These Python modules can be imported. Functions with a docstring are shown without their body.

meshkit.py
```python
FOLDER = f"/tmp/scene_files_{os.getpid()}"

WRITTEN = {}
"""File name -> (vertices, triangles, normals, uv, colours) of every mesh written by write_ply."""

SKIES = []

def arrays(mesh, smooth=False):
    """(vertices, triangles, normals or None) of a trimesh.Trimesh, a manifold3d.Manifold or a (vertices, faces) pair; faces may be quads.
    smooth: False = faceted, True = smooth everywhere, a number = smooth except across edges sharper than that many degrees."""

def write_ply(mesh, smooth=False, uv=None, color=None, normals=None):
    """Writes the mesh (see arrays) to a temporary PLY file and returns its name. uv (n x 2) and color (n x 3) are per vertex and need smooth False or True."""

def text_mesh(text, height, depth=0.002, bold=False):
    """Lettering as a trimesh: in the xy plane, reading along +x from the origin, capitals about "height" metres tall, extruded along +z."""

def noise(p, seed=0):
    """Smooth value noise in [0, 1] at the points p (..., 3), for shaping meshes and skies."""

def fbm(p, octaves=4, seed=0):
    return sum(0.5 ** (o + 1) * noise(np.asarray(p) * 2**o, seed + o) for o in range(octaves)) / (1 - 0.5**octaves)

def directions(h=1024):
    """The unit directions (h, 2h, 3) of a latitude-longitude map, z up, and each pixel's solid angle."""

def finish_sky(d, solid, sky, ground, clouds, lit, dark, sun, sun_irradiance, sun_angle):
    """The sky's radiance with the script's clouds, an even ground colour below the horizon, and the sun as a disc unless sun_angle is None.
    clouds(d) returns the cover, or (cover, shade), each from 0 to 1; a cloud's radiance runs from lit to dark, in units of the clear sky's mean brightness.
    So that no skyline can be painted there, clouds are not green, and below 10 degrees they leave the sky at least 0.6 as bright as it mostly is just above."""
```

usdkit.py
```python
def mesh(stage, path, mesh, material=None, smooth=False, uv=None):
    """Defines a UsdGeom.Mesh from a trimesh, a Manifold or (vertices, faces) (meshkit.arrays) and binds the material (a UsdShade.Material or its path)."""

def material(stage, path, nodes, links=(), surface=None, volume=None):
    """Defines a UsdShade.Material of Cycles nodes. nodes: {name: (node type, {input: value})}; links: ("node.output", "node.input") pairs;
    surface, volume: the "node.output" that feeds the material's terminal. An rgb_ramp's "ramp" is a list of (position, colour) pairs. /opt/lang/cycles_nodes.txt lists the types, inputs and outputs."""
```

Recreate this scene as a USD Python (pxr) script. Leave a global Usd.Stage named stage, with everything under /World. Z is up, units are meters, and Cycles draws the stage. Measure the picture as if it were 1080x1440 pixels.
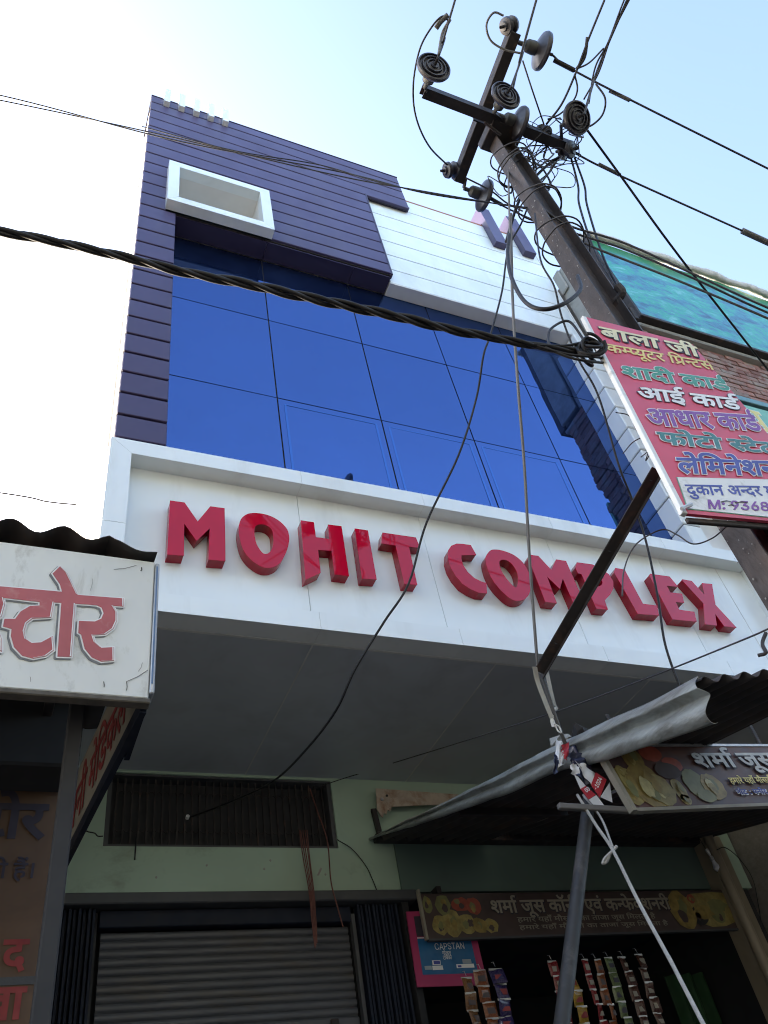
import math, random, numpy as np, trimesh, usdkit, meshkit
from pxr import Usd, UsdGeom, UsdLux, UsdShade, Gf, Sdf
from shapely.geometry import Polygon, LineString
from shapely import union_all, affinity

random.seed(7); RNG = np.random.default_rng(7)
stage = Usd.Stage.CreateInMemory()
UsdGeom.SetStageUpAxis(stage, UsdGeom.Tokens.z); UsdGeom.SetStageMetersPerUnit(stage, 1.0)
UsdGeom.Xform.Define(stage, '/World'); UsdGeom.Scope.Define(stage, '/World/Looks')

# ------------------------------------------------------------------ camera
CAM = np.array([0.0, 0.0, 1.6]); FPX = 1161.376          # focal length for a 1080 px wide picture
M = np.array([[0.91697466, -0.36619685, -0.15829512], [0.15819097, 0.69801153, -0.69839496], [0.36624185, 0.61536962, 0.69798792]])
EXPOSURE = 2.27
cam = UsdGeom.Camera.Define(stage, '/World/camera')
cam.CreateHorizontalApertureAttr(36.0); cam.CreateVerticalApertureAttr(48.0); cam.CreateFocalLengthAttr(36.0 * FPX / 1080)
cam.CreateClippingRangeAttr(Gf.Vec2f(0.05, 2000)); cam.CreateExposureAttr(EXPOSURE)
cm = Gf.Matrix4d(*[float(x) for x in (*M[0], 0, *(-M[1]), 0, *(-M[2]), 0, *CAM, 1)])
cam.AddTransformOp().Set(cm)

# ------------------------------------------------------------------ sky and sun
SUN_AZ, SUN_EL = math.radians(-29), math.radians(27)
SKY_STRENGTH, SUN_INTENSITY = 0.15, 0.5
dome = UsdLux.DomeLight.Define(stage, '/World/sky')
sky = usdkit.material(stage, '/World/Looks/sky', {
    's': ('sky_texture', {'sky_type': 'single_scattering', 'sun_disc': False, 'sun_elevation': SUN_EL, 'sun_rotation': SUN_AZ, 'air_density': 1.0, 'aerosol_density': 3.7, 'ozone_density': 1.0, 'altitude': 100.0}),
    'b': ('background_shader', {'strength': SKY_STRENGTH})}, [('s.color', 'b.color')], surface='b.background')
UsdShade.MaterialBindingAPI.Apply(dome.GetPrim()).Bind(sky)
dome.GetPrim().SetCustomDataByKey('kind', 'structure')
sun = UsdLux.DistantLight.Define(stage, '/World/sun')
sun.CreateNormalizeAttr(True); sun.CreateIntensityAttr(SUN_INTENSITY); sun.CreateAngleAttr(0.53); sun.CreateColorAttr(Gf.Vec3f(1.0, 0.93, 0.82))
sd = np.array([math.sin(SUN_AZ) * math.cos(SUN_EL), math.cos(SUN_AZ) * math.cos(SUN_EL), math.sin(SUN_EL)])
sx_ = np.cross([0, 0, 1], sd); sx_ /= np.linalg.norm(sx_); sy_ = np.cross(sd, sx_)
sun.AddTransformOp().Set(Gf.Matrix4d(*[float(x) for x in (*sx_, 0, *sy_, 0, *sd, 0, 0, 0, 60, 1)]))

# ------------------------------------------------------------------ helpers
V = np.array
def ray(u, v): return M.T @ V([(u - 540) / FPX, (v - 720) / FPX, 1.0])
def aty(u, v, y): r = ray(u, v); return CAM + r * (y / r[1])
def atx(u, v, x): r = ray(u, v); return CAM + r * (x / r[0])
def atz(u, v, z): r = ray(u, v); return CAM + r * ((z - CAM[2]) / r[2])

def mat(name, color, rough=.5, metal=0., spec=.5, var=.12, scale=6., bump=0., bscale=40., coat=0., dirt=None, dscale=2.5, dlo=.5, dhi=.75, stretch=None, rnd=0., rvar=.08):
    """A principled material: large and small tone variation, optional dirt patches, optional fine relief."""
    c = V(color, float)
    nodes = {'g': ('geometry', {}), 'mp': ('mapping', {'mapping_type': 'point', 'scale': stretch or (1, 1, 1)}),
             'n': ('noise_texture', {'scale': scale, 'detail': 5.0, 'roughness': .6}),
             'r': ('rgb_ramp', {'ramp': [(0.25, tuple(c * (1 - var))), (0.75, tuple(np.minimum(c * (1 + var), .95)))]}),
             'p': ('principled_bsdf', {'roughness': rough, 'metallic': metal, 'specular_ior_level': spec, 'coat_weight': coat})}
    links = [('g.position', 'mp.vector'), ('mp.vector', 'n.vector'), ('n.fac', 'r.fac')]
    out = 'r.color'
    if rnd:
        nodes['oi'] = ('object_info', {})
        nodes['mr'] = ('map_range', {'from_min': 0., 'from_max': 1., 'to_min': 1 - rnd, 'to_max': 1 + rnd})
        nodes['hs'] = ('hsv', {})
        links += [('oi.random', 'mr.value'), ('mr.result', 'hs.value'), (out, 'hs.color')]; out = 'hs.color'
    if dirt is not None:
        nodes['n2'] = ('noise_texture', {'scale': dscale, 'detail': 8.0, 'roughness': .68, 'distortion': .4})
        nodes['r2'] = ('rgb_ramp', {'ramp': [(dlo, (0, 0, 0)), (dhi, (1, 1, 1))]})
        nodes['mx'] = ('mix_color', {'blend_type': 'mix', 'b': dirt})
        links += [('mp.vector', 'n2.vector'), ('n2.fac', 'r2.fac'), ('r2.color', 'mx.fac'), (out, 'mx.a')]; out = 'mx.result'
    nodes['n4'] = ('noise_texture', {'scale': scale * 1.7, 'detail': 3.0})
    nodes['rr'] = ('map_range', {'from_min': .3, 'from_max': .7, 'to_min': max(.02, rough - rvar), 'to_max': min(1., rough + rvar)})
    links += [('g.position', 'n4.vector'), ('n4.fac', 'rr.value'), ('rr.result', 'p.roughness')]
    if bump:
        nodes['n3'] = ('noise_texture', {'scale': bscale, 'detail': 4.0})
        nodes['bp'] = ('bump', {'strength': 1.0, 'distance': bump})
        links += [('mp.vector', 'n3.vector'), ('n3.fac', 'bp.height'), ('bp.normal', 'p.normal')]
    links.append((out, 'p.base_color'))
    return usdkit.material(stage, '/World/Looks/' + name, nodes, links, surface='p.BSDF')

used = {}
def numbered(parent, name):
    k = (parent, name); n = used.get(k, 0); used[k] = n + 1
    return name if n == 0 else f'{name}_{n:03d}'
def tag(prim, label=None, cat=None, group=None, kind=None):
    for k, v in (('label', label), ('category', cat), ('group', group), ('kind', kind)):
        if v: prim.SetCustomDataByKey(k, v)
    return prim
def thing(name, label, cat, loc=(0, 0, 0), group=None):
    x = UsdGeom.Xform.Define(stage, '/World/' + numbered('/World', name)); x.AddTranslateOp().Set(Gf.Vec3d(*map(float, loc)))
    p = x.GetPrim(); ORG[str(p.GetPath())] = V(loc, float)
    return tag(p, label, cat, group)
ORG = {}
def org(path):
    while path and path != '/World':
        if path in ORG: return ORG[path]
        path = path.rpartition('/')[0]
    return V([0., 0, 0])
def mesh_arrays(m):
    v, f, _ = meshkit.arrays(m); return v, f
def obj(name, m, material, parent=None, smooth=False, label=None, kind=None):
    """one Mesh prim, given in world coordinates, under parent (or /World)"""
    pp = str(parent.GetPath()) if parent is not None else '/World'
    if isinstance(m, list): m = join(m)
    v, f = mesh_arrays(m)
    p = usdkit.mesh(stage, pp + '/' + numbered(pp, name), (v - org(pp), f), material, smooth=smooth).GetPrim()
    return tag(p, label, None, None, kind)
def single(name, m, material, label, cat, group=None, smooth=False, kind=None):
    p = obj(name, m, material, None, smooth); return tag(p, label, cat, group, kind)
def join(ms):
    vs, fs, n = [], [], 0
    for m in ms:
        v, f = mesh_arrays(m); vs.append(v); fs.append(f + n); n += len(v)
    return trimesh.Trimesh(np.vstack(vs), np.vstack(fs), process=False)
def box(x0, x1, y0, y1, z0, z1, c=0.):
    if x0 > x1: x0, x1 = x1, x0
    if y0 > y1: y0, y1 = y1, y0
    if z0 > z1: z0, z1 = z1, z0
    if not c:
        b = trimesh.creation.box((x1 - x0, y1 - y0, z1 - z0)); b.apply_translation(((x0 + x1) / 2, (y0 + y1) / 2, (z0 + z1) / 2)); return b
    pts = []
    for X, sx in ((x0, 1), (x1, -1)):
        for Y, sy in ((y0, 1), (y1, -1)):
            for Z, sz in ((z0, 1), (z1, -1)):
                pts += [(X + sx * c, Y + sy * c, Z), (X + sx * c, Y, Z + sz * c), (X, Y + sy * c, Z + sz * c)]
    return trimesh.convex.convex_hull(np.array(pts))
def frame_of(d):
    d = V(d, float); d = d / np.linalg.norm(d); a = V([0, 0, 1.]) if abs(d[2]) < .9 else V([1., 0, 0])
    x = np.cross(a, d); x /= np.linalg.norm(x); return x, np.cross(d, x), d
def bar(p, q, w, h, c=.003, roll=0.):
    p, q = V(p, float), V(q, float); L = np.linalg.norm(q - p); x, y, d = frame_of(q - p)
    if roll: x, y = x * math.cos(roll) + y * math.sin(roll), y * math.cos(roll) - x * math.sin(roll)
    b = box(-w / 2, w / 2, -h / 2, h / 2, 0, L, c); T = np.eye(4); T[:3, 0], T[:3, 1], T[:3, 2], T[:3, 3] = x, y, d, p
    b.apply_transform(T); return b
def spline(pts, n=8):
    P = V(pts, float)
    if len(P) < 3: return np.vstack([P[0] + (P[-1] - P[0]) * t for t in np.linspace(0, 1, n + 1)])
    P = np.vstack([2 * P[0] - P[1], P, 2 * P[-1] - P[-2]]); out = []
    for i in range(1, len(P) - 2):
        a, b, c, d = P[i - 1:i + 3]
        for t in np.linspace(0, 1, n, endpoint=False):
            out.append(.5 * ((2 * b) + (c - a) * t + (2 * a - 5 * b + 4 * c - d) * t * t + (3 * b - a - 3 * c + d) * t ** 3))
    out.append(P[-2]); return V(out)
def tube(path, r, sides=6, closed_ends=True):
    P = V(path, float); n = len(P); r = np.broadcast_to(V(r, float), (n,))
    T = np.gradient(P, axis=0); T /= np.maximum(np.linalg.norm(T, axis=1, keepdims=True), 1e-9)
    x, _, _ = frame_of(T[0]); vs = []
    for i in range(n):
        x = x - T[i] * (x @ T[i]); x /= np.linalg.norm(x); y = np.cross(T[i], x)
        a = np.arange(sides) * 2 * math.pi / sides
        vs.append(P[i] + r[i] * (np.cos(a)[:, None] * x + np.sin(a)[:, None] * y))
    vs = np.vstack(vs); f = []
    for i in range(n - 1):
        for k in range(sides):
            a, b = i * sides + k, i * sides + (k + 1) % sides; f += [(a, b, b + sides), (a, b + sides, a + sides)]
    if closed_ends:
        for k in range(1, sides - 1): f += [(0, k + 1, k), ((n - 1) * sides, (n - 1) * sides + k, (n - 1) * sides + k + 1)]
    return trimesh.Trimesh(vs, V(f), process=False)
def lathe(profile, p, d, seg=28):
    """profile: (radius, along) pairs; axis through p along d"""
    x, y, d = frame_of(d); pr = V(profile, float); a = np.arange(seg) * 2 * math.pi / seg
    vs = np.vstack([V(p) + d * h + r * (np.cos(a)[:, None] * x + np.sin(a)[:, None] * y) for r, h in pr]); f = []
    for i in range(len(pr) - 1):
        for k in range(seg):
            A, B = i * seg + k, i * seg + (k + 1) % seg; f += [(A, B, B + seg), (A, B + seg, A + seg)]
    return trimesh.Trimesh(vs, V(f), process=False)
def sheet(O, ux, uy, poly, th):
    """a flat polygon (in a,b along ux,uy from O) with thickness th against n = ux x uy"""
    gs = getattr(poly, 'geoms', [poly]); out = []
    for g in gs:
        if g.area < 1e-9: continue
        try: m = trimesh.creation.extrude_polygon(g, th, engine='earcut')
        except Exception: continue
        v = np.array(m.vertices); n = np.cross(ux, uy)
        out.append(trimesh.Trimesh(O + v[:, :1] * ux + v[:, 1:2] * uy + v[:, 2:] * n, np.array(m.faces), process=False))
    return join(out)
def quad_sheet(a, b, c, d, th):
    """a thin slab from four corner points (counter-clockwise seen from the front)"""
    P = V([a, b, c, d], float); n = np.cross(P[1] - P[0], P[3] - P[0]); n /= np.linalg.norm(n)
    return trimesh.convex.convex_hull(np.vstack([P, P - n * th]))
def corrugated(fn, ns, nt, th=.0012):
    """fn(s,t)->point; two-sided thin sheet"""
    S, T = np.meshgrid(np.linspace(0, 1, ns), np.linspace(0, 1, nt), indexing='ij')
    P = np.array([[fn(s, t) for t in np.linspace(0, 1, nt)] for s in np.linspace(0, 1, ns)])
    du, dv = np.gradient(P, axis=0), np.gradient(P, axis=1); n = np.cross(du, dv); n /= np.maximum(np.linalg.norm(n, axis=2, keepdims=True), 1e-9)
    A, B = (P + n * th / 2).reshape(-1, 3), (P - n * th / 2).reshape(-1, 3); N = ns * nt; f = []
    for i in range(ns - 1):
        for j in range(nt - 1):
            a, b, c, d = i * nt + j, (i + 1) * nt + j, (i + 1) * nt + j + 1, i * nt + j + 1
            f += [(a, b, c), (a, c, d), (N + a, N + c, N + b), (N + a, N + d, N + c)]
    edge = [i * nt for i in range(ns)] + [(ns - 1) * nt + j for j in range(1, nt)] + [i * nt + nt - 1 for i in range(ns - 2, -1, -1)] + [j for j in range(nt - 2, 0, -1)]
    for a, b in zip(edge, edge[1:] + edge[:1]): f += [(a, N + a, N + b), (a, N + b, b)]
    return trimesh.Trimesh(np.vstack([A, B]), V(f), process=False)
GLYPHS = """48:+585,551 482,551 482,0 401,0 401,165 364,145 319,127 263,119 219,119 178,126 140,139 108,158 71,198 55,230 46,286 48,319 68,375 106,418 132,435 193,457 271,464 369,454 363,385 288,395 230,392 365,224 401,256 401,551 0,551 0,622 585,622|-129,308 128,267 139,234 148,221 174,200 206,188 242,184 308,195 168,370 142,343;
66:+170,551 170,0 89,0 89,551 0,551 0,622 273,622 273,551;
54:+0,551 0,622 693,622 693,551 589,551 589,0 508,0 508,355 484,356 455,348 416,323 379,271 356,208 279,232 311,313 273,337 232,351 194,352 168,345 140,320 127,285 127,256 134,227 148,198 194,141 309,40 255,-12 149,84 99,138 63,194 46,254 49,314 61,347 91,385 117,404 146,416 190,425 254,421 299,405 354,370 378,390 434,417 508,426 508,551;
3:;
32:+653,551 653,0 572,0 572,370 378,373 416,333 444,287 457,236 455,184 438,141 408,110 370,90 310,80 268,85 228,100 190,124 153,162 117,212 82,276 31,401 102,426 159,288 198,222 218,197 239,178 283,156 330,156 358,170 372,187 378,212 378,244 368,278 348,310 322,339 273,377 302,441 572,441 572,551 0,551 0,622 757,622 757,551;
68:+-185,615 -207,669 -219,721 -218,773 -205,818 -178,854 -139,881 -90,894 -61,896 4,886 39,868 69,840 96,801 119,753 163,622 273,622 273,551 170,551 170,0 89,0 89,551 0,551 0,622 87,622 52,727 15,793 0,807 -36,823 -72,824 -109,809 -131,778 -139,733 -133,683 -105,615;
25:+777,551 452,551 452,349 472,367 517,391 542,397 594,397 638,384 658,372 690,339 701,319 714,268 715,220 711,182 686,100 651,39 579,80 598,107 620,154 630,187 636,237 633,271 624,297 608,315 588,326 562,330 518,318 496,304 452,258 452,0 371,0 371,174 338,151 297,130 264,121 207,119 154,130 122,145 82,180 62,211 50,247 46,290 48,321 66,374 81,397 124,434 179,456 210,462 263,463 339,454 333,381 274,390 227,390 189,382 159,365 139,341 128,310 132,254 147,225 170,204 198,192 228,188 262,191 306,209 371,260 371,551 0,551 0,622 777,622;
551:+507,551 509,314 517,272 533,245 547,232 574,221 610,217 642,220 686,237 747,282 783,214 734,183 684,159 645,149 601,146 542,155 494,178 458,215 440,250 207,250 206,201 202,180 187,160 166,152 143,153 119,164 95,181 67,212 41,262 40,285 44,298 67,316 126,321 126,551 0,551 0,622 669,622 669,551|-207,321 427,321 426,551 207,551;
51:+595,622 595,551 491,551 491,0 410,0 410,179 327,141 253,132 187,142 131,171 108,192 70,247 45,315 38,353 101,372 141,400 159,440 156,489 144,518 123,551 0,551 0,622|-129,301 157,251 180,228 207,212 240,204 297,206 331,216 360,233 399,263 410,274 410,551 211,551 235,488 240,445 236,405 222,370 200,341 169,318;
70:+-63,-245 -139,-266 -202,-266 -251,-254 -290,-228 -318,-193 -331,-150 -331,-104 -326,-83 -304,-46 -267,-15 -245,-3 -192,9 -133,10 -54,-7 -9,-29 50,-73 101,-128 145,-189 83,-228 39,-168 -5,-120 -50,-85 -100,-64 -156,-57 -193,-60 -222,-69 -242,-85 -255,-104 -259,-128 -255,-155 -243,-174 -213,-191 -178,-196 -130,-190 -88,-175;
35:+519,551 371,551 371,349 264,346 224,338 191,324 161,302 146,283 128,240 126,215 134,163 148,136 168,113 206,89 266,75 324,76 375,86 455,121 482,47 369,9 286,0 208,9 162,26 123,50 77,101 57,144 46,220 58,291 68,311 94,346 148,387 215,412 290,420 290,551 0,551 0,622 519,622;
52:+395,42 341,-12 230,87 138,181 75,256 44,312 40,333 42,355 55,376 70,387 104,393 132,389 155,377 181,349 209,367 230,387 244,411 255,453 253,504 239,551 0,551 0,622 424,622 424,551 320,551 333,501 335,437 328,398 305,350 282,324 254,300 167,254 272,146;
607:+89,551 0,551 0,622 80,622 64,659 54,701 55,754 62,781 90,829 136,866 164,879 229,894 321,893 374,884 424,868 471,847 516,820 598,750 671,664 704,615 620,615 558,690 493,749 425,791 355,816 283,824 232,819 191,805 159,782 140,751 134,702 144,662 165,622 273,622 273,551 170,551 170,0 89,0;
274:+45,53 214,153 174,164 142,182 119,205 96,243 83,291 79,334 79,551 0,551 0,622 583,622 583,551 479,551 479,0 398,0 398,193 92,-13|-398,551 160,551 163,304 175,260 200,232 243,218 293,220 351,244 398,280;
202:+0,622 373,622 373,551 0,551|+204,298 203,233 195,208 170,190 143,189 102,209 64,248 44,284 38,327 50,355 65,364 85,368 385,369 385,298;
60:+587,551 587,0 506,0 506,266 448,254 363,251 292,258 212,277 167,253 264,146 380,42 326,-12 220,87 133,181 65,268 44,312 42,355 55,376 70,387 104,393 132,389 155,377 181,350 196,367 210,398 217,446 214,502 201,551 0,551 0,622 691,622 691,551|-369,322 440,326 506,339 506,551 281,551 296,491 296,426 284,373 262,333;
181:+-190,615 -226,688 -239,748 -233,810 -212,848 -177,875 -134,891 -111,895 -37,892 21,872 -1,806 -45,823 -78,827 -119,819 -139,804 -157,773 -158,721 -141,670 -108,615;
58:+122,189 96,192 73,200 48,223 40,255 43,276 52,292 74,309 104,314 142,306 191,276 228,293 273,335 293,373 304,418 304,465 286,518 249,554 199,566 160,557 148,547 139,525 140,504 152,477 175,459 198,450 270,440 253,370 185,380 157,390 112,418 83,453 68,494 66,517 72,555 89,586 102,600 135,620 204,632 258,624 308,601 348,563 375,509 384,440 378,386 350,312 299,251 254,221 341,134 414,43 350,-1 258,118 179,194|+591,551 591,0 510,0 510,551 421,551 421,622 695,622 695,551;
42:+413,-58 342,73 293,68 236,72 186,83 139,104 98,134 77,160 60,192 49,229 46,272 52,320 62,348 84,382 116,412 164,437 223,451 295,456 295,551 0,551 0,622 534,622 534,551 376,551 376,385 266,382 195,366 173,355 150,334 134,307 128,286 128,242 132,223 151,189 183,162 228,146 312,141 306,170 309,201 319,219 344,235 373,240 404,236 438,216 457,184 459,139 440,106 410,86 480,-24;
653:+89,551 0,551 0,622 86,622 55,697 6,776 -30,807 -73,823 -115,824 -144,816 -168,799 -183,775 -191,746 -190,703 -182,668 -159,615 -239,615 -268,692 -273,743 -271,769 -257,815 -228,854 -187,881 -134,894 -66,893 0,872 29,854 79,801 124,723 164,622 273,622 273,551 170,551 170,0 89,0;
37:+358,222 300,215 248,197 230,209 182,248 157,279 138,332 139,373 147,400 162,421 184,439 216,454 272,464 401,465 401,551 0,551 0,622 592,622 592,551 482,551 482,394 260,392 232,381 218,355 219,329 226,313 261,277 319,291 391,292 442,280 464,270 503,240 526,202 532,179 532,128 516,82 485,44 463,28 408,7 337,0 262,7 193,28 131,63 75,106 25,158 86,207 155,138 227,95 308,75 379,77 411,86 434,102 448,124 452,165 444,188 428,204 405,216;
10:+470,218 463,168 441,129 405,102 385,92 338,81 278,83 216,103 159,144 132,173 80,251 29,356 100,382 136,304 173,241 213,192 257,163 305,153 333,156 357,164 382,188 391,227 388,255 378,281 330,337 318,347 260,341 255,411 322,421 362,444 379,480 379,508 372,530 347,552 302,562 247,556 171,525 146,594 210,620 279,632 355,626 399,607 418,593 444,559 457,518 459,495 456,465 448,438 435,414 392,375 412,355 510,350 594,363 594,551 521,551 521,622 1038,622 1038,551 934,551 934,0 853,0 853,551 675,551 675,0 594,0 594,290 528,280 455,282 465,257;
12:+271,222 213,215 161,197 143,209 95,248 70,279 51,332 52,373 60,400 75,421 97,439 129,454 185,464 314,465 314,551 0,551 0,622 505,622 505,551 395,551 395,394 173,392 145,381 131,355 132,329 139,313 174,277 253,293 330,288 377,270 398,256 429,222 445,179 447,154 440,106 420,68 406,52 367,26 289,4 415,-40 382,-110 273,-56 176,1 114,9 82,18 60,33 49,53 49,74 57,95 74,111 91,115 134,109 194,70 210,68 292,75 341,98 360,122 364,136 365,166 357,187 342,204 318,216|+293,615 258,688 244,748 250,810 271,848 306,875 349,891 372,895 446,892 504,872 482,806 438,823 405,827 364,819 344,804 326,773 325,721 342,670 375,615;
43:+630,551 526,551 526,0 445,0 445,150 406,128 362,112 283,103 226,109 201,118 179,129 141,161 119,202 111,262 124,313 148,348 98,376 72,402 53,433 43,471 44,516 57,558 68,576 100,607 140,626 163,630 227,628 276,604 288,592 305,564 311,531 305,494 271,443 210,482 223,499 230,526 224,549 209,563 184,568 153,560 129,537 117,502 117,477 126,446 138,430 162,413 223,397 274,405 333,402 326,332 279,332 232,320 201,293 192,268 196,225 209,202 232,186 275,174 332,176 367,187 410,213 445,245 445,551 383,551 383,622 630,622;
47:+460,551 460,349 503,380 551,397 603,397 647,384 684,358 710,319 723,268 723,201 703,120 660,39 588,80 622,138 639,187 644,255 632,297 616,315 583,329 549,327 527,318 505,304 460,257 460,0 379,0 379,193 347,172 310,155 281,148 232,147 189,155 152,173 125,197 107,221 90,262 81,312 79,551 0,551 0,622 786,622 786,551|-160,551 161,321 172,263 197,232 233,218 279,220 321,234 379,278 379,551;
79:+170,551 170,0 89,0 89,551 0,551 0,622 273,622 273,551|+90,615 48,740 13,795 -7,811 -43,822 -81,821 -126,809 -150,882 -79,895 -18,892 34,870 65,844 93,807 118,757 165,615;
215:+369,322 478,332 486,260 424,252 346,252 273,262 212,277 167,253 264,146 380,42 326,-12 220,87 133,181 65,268 44,312 42,355 55,376 70,387 104,393 132,389 155,377 181,350 196,367 210,398 217,446 214,502 201,551 0,551 0,622 403,622 403,551 281,551 296,491 296,426 284,373 262,333;
75:+-169,615 -210,740 -246,795 -266,811 -302,822 -340,821 -385,809 -409,882 -338,895 -277,892 -224,870 -194,844 -166,807 -141,757 -94,615;
608:+89,551 0,551 0,622 80,622 64,659 54,700 55,753 63,781 92,829 140,866 169,879 238,894 318,895 396,883 468,861 536,829 599,787 656,737 709,679 756,615 671,615 602,690 530,749 455,791 377,816 297,824 241,819 196,805 162,782 141,751 134,712 140,670 165,622 273,622 273,551 170,551 170,0 89,0;
50:+509,551 509,0 428,0 428,250 207,250 206,201 202,180 187,160 166,152 143,153 119,164 95,181 67,212 41,262 40,285 44,298 67,316 126,321 126,551 0,551 0,622 612,622 612,551|-428,551 207,551 207,321 428,321;
44:+0,622 569,622 569,551 466,551 466,0 385,0 385,298 204,298 203,233 199,215 184,197 153,188 123,196 82,227 49,272 38,307 38,327 46,349 57,360 74,367 385,369 385,551 0,551;
419:+296,-12 344,4 378,9 342,73 287,68 219,75 170,89 124,112 98,134 68,176 54,210 46,272 48,305 62,348 84,382 116,412 147,430 183,443 245,454 295,456 295,551 0,551 0,622 534,622 534,551 376,551 376,385 249,381 183,361 157,342 138,317 130,297 126,262 132,223 140,205 166,174 204,152 256,141 312,141 306,170 309,201 319,219 344,235 373,240 404,236 438,216 457,184 459,139 440,106 410,86 459,5 512,-18 538,-42 556,-73 565,-109 564,-153 559,-174 536,-213 499,-243 449,-262 387,-268 314,-261 249,-239 192,-202 139,-156 89,-100 150,-57 224,-136 253,-158 298,-182 332,-191 387,-196 425,-193 455,-184 476,-169 489,-149 493,-122 489,-98 477,-80 448,-63 413,-57 364,-62 322,-79;
9:+470,218 463,168 441,129 405,102 385,92 338,81 278,83 216,103 159,144 132,173 80,251 29,356 100,382 136,304 173,241 213,192 257,163 305,153 333,156 357,164 382,188 391,227 388,255 378,281 330,337 318,347 260,341 255,411 322,421 362,444 379,480 379,508 372,530 347,552 302,562 247,556 171,525 146,594 210,620 279,632 355,626 399,607 418,593 444,559 457,518 459,495 456,465 448,438 435,414 392,375 412,355 510,350 594,363 594,551 521,551 521,622 779,622 779,551 675,551 675,0 594,0 594,290 528,280 455,282 465,257;
450:+-169,615 -210,740 -246,795 -266,811 -302,822 -340,821 -385,809 -409,882 -338,895 -266,890 -227,871 -181,819 -168,847 -149,868 -124,884 -92,893 -18,894 15,887 51,872 29,806 -15,823 -48,827 -89,819 -109,804 -127,773 -129,730 -94,615;
81:+-179,-44 -131,-39 -79,-43 -33,-55 7,-75 44,-101 78,-133 151,-227 94,-268 34,-187 -27,-137 -50,-126 -99,-114 -134,-113 -167,-118;
40:+481,551 481,0 400,0 400,328 247,327 188,319 158,305 135,280 127,253 132,198 150,161 198,104 271,40 217,-12 116,84 68,151 53,186 46,223 46,256 54,294 70,326 93,351 132,376 163,388 246,399 400,399 400,551 0,551 0,622 584,622 584,551;
61:+321,69 370,91 388,106 399,125 403,148 398,176 374,208 345,221 305,228 230,224 190,211 174,200 151,175 144,159 138,124 142,88 155,52 196,0 302,-89 248,-142 182,-87 129,-34 90,16 66,71 58,130 64,173 80,209 115,248 94,272 78,303 71,326 69,363 75,392 94,421 115,439 147,454 213,465 361,465 361,551 0,551 0,622 546,622 546,551 442,551 442,394 199,393 168,384 151,363 153,325 163,305 183,284 263,299 311,299 358,292 413,270 440,249 460,224 478,183 480,131 469,91 447,57 415,30 348,2;
452:+-179,615 -228,674 -272,698 -336,702 -402,682 -428,751 -380,767 -337,773 -292,770 -260,759 -220,732 -187,692 -183,694 -214,762 -246,803 -272,819 -304,827 -349,824 -386,813 -409,882 -338,895 -277,892 -224,870 -194,844 -166,807 -141,757 -94,615|+-113,816 -107,842 -96,857 -82,868 -58,874 -33,868 -18,857 -8,842 -2,816 -5,798 -18,775 -33,764 -58,758 -82,764 -96,775 -110,798;
104:+194,622 275,622 275,0 194,0;
57:+571,551 467,551 467,0 387,0 387,165 352,145 308,127 254,119 212,119 173,126 137,139 106,158 70,198 55,230 46,286 48,319 67,375 104,418 128,435 186,457 260,464 354,454 349,381 287,390 235,390 194,381 162,364 140,339 128,306 132,251 147,223 172,203 201,192 235,188 274,192 324,210 387,260 387,551 0,551 0,622 571,622;
77:+170,551 170,0 89,0 89,551 0,551 0,622 273,622 273,551|+298,863 275,792 259,764 222,722 175,695 149,687 91,680 36,687 11,696 -35,724 -56,744 -93,796 -123,863 -52,887 -30,837 8,783 37,761 94,749 116,750 152,762 178,786 199,820 222,889;
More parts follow.
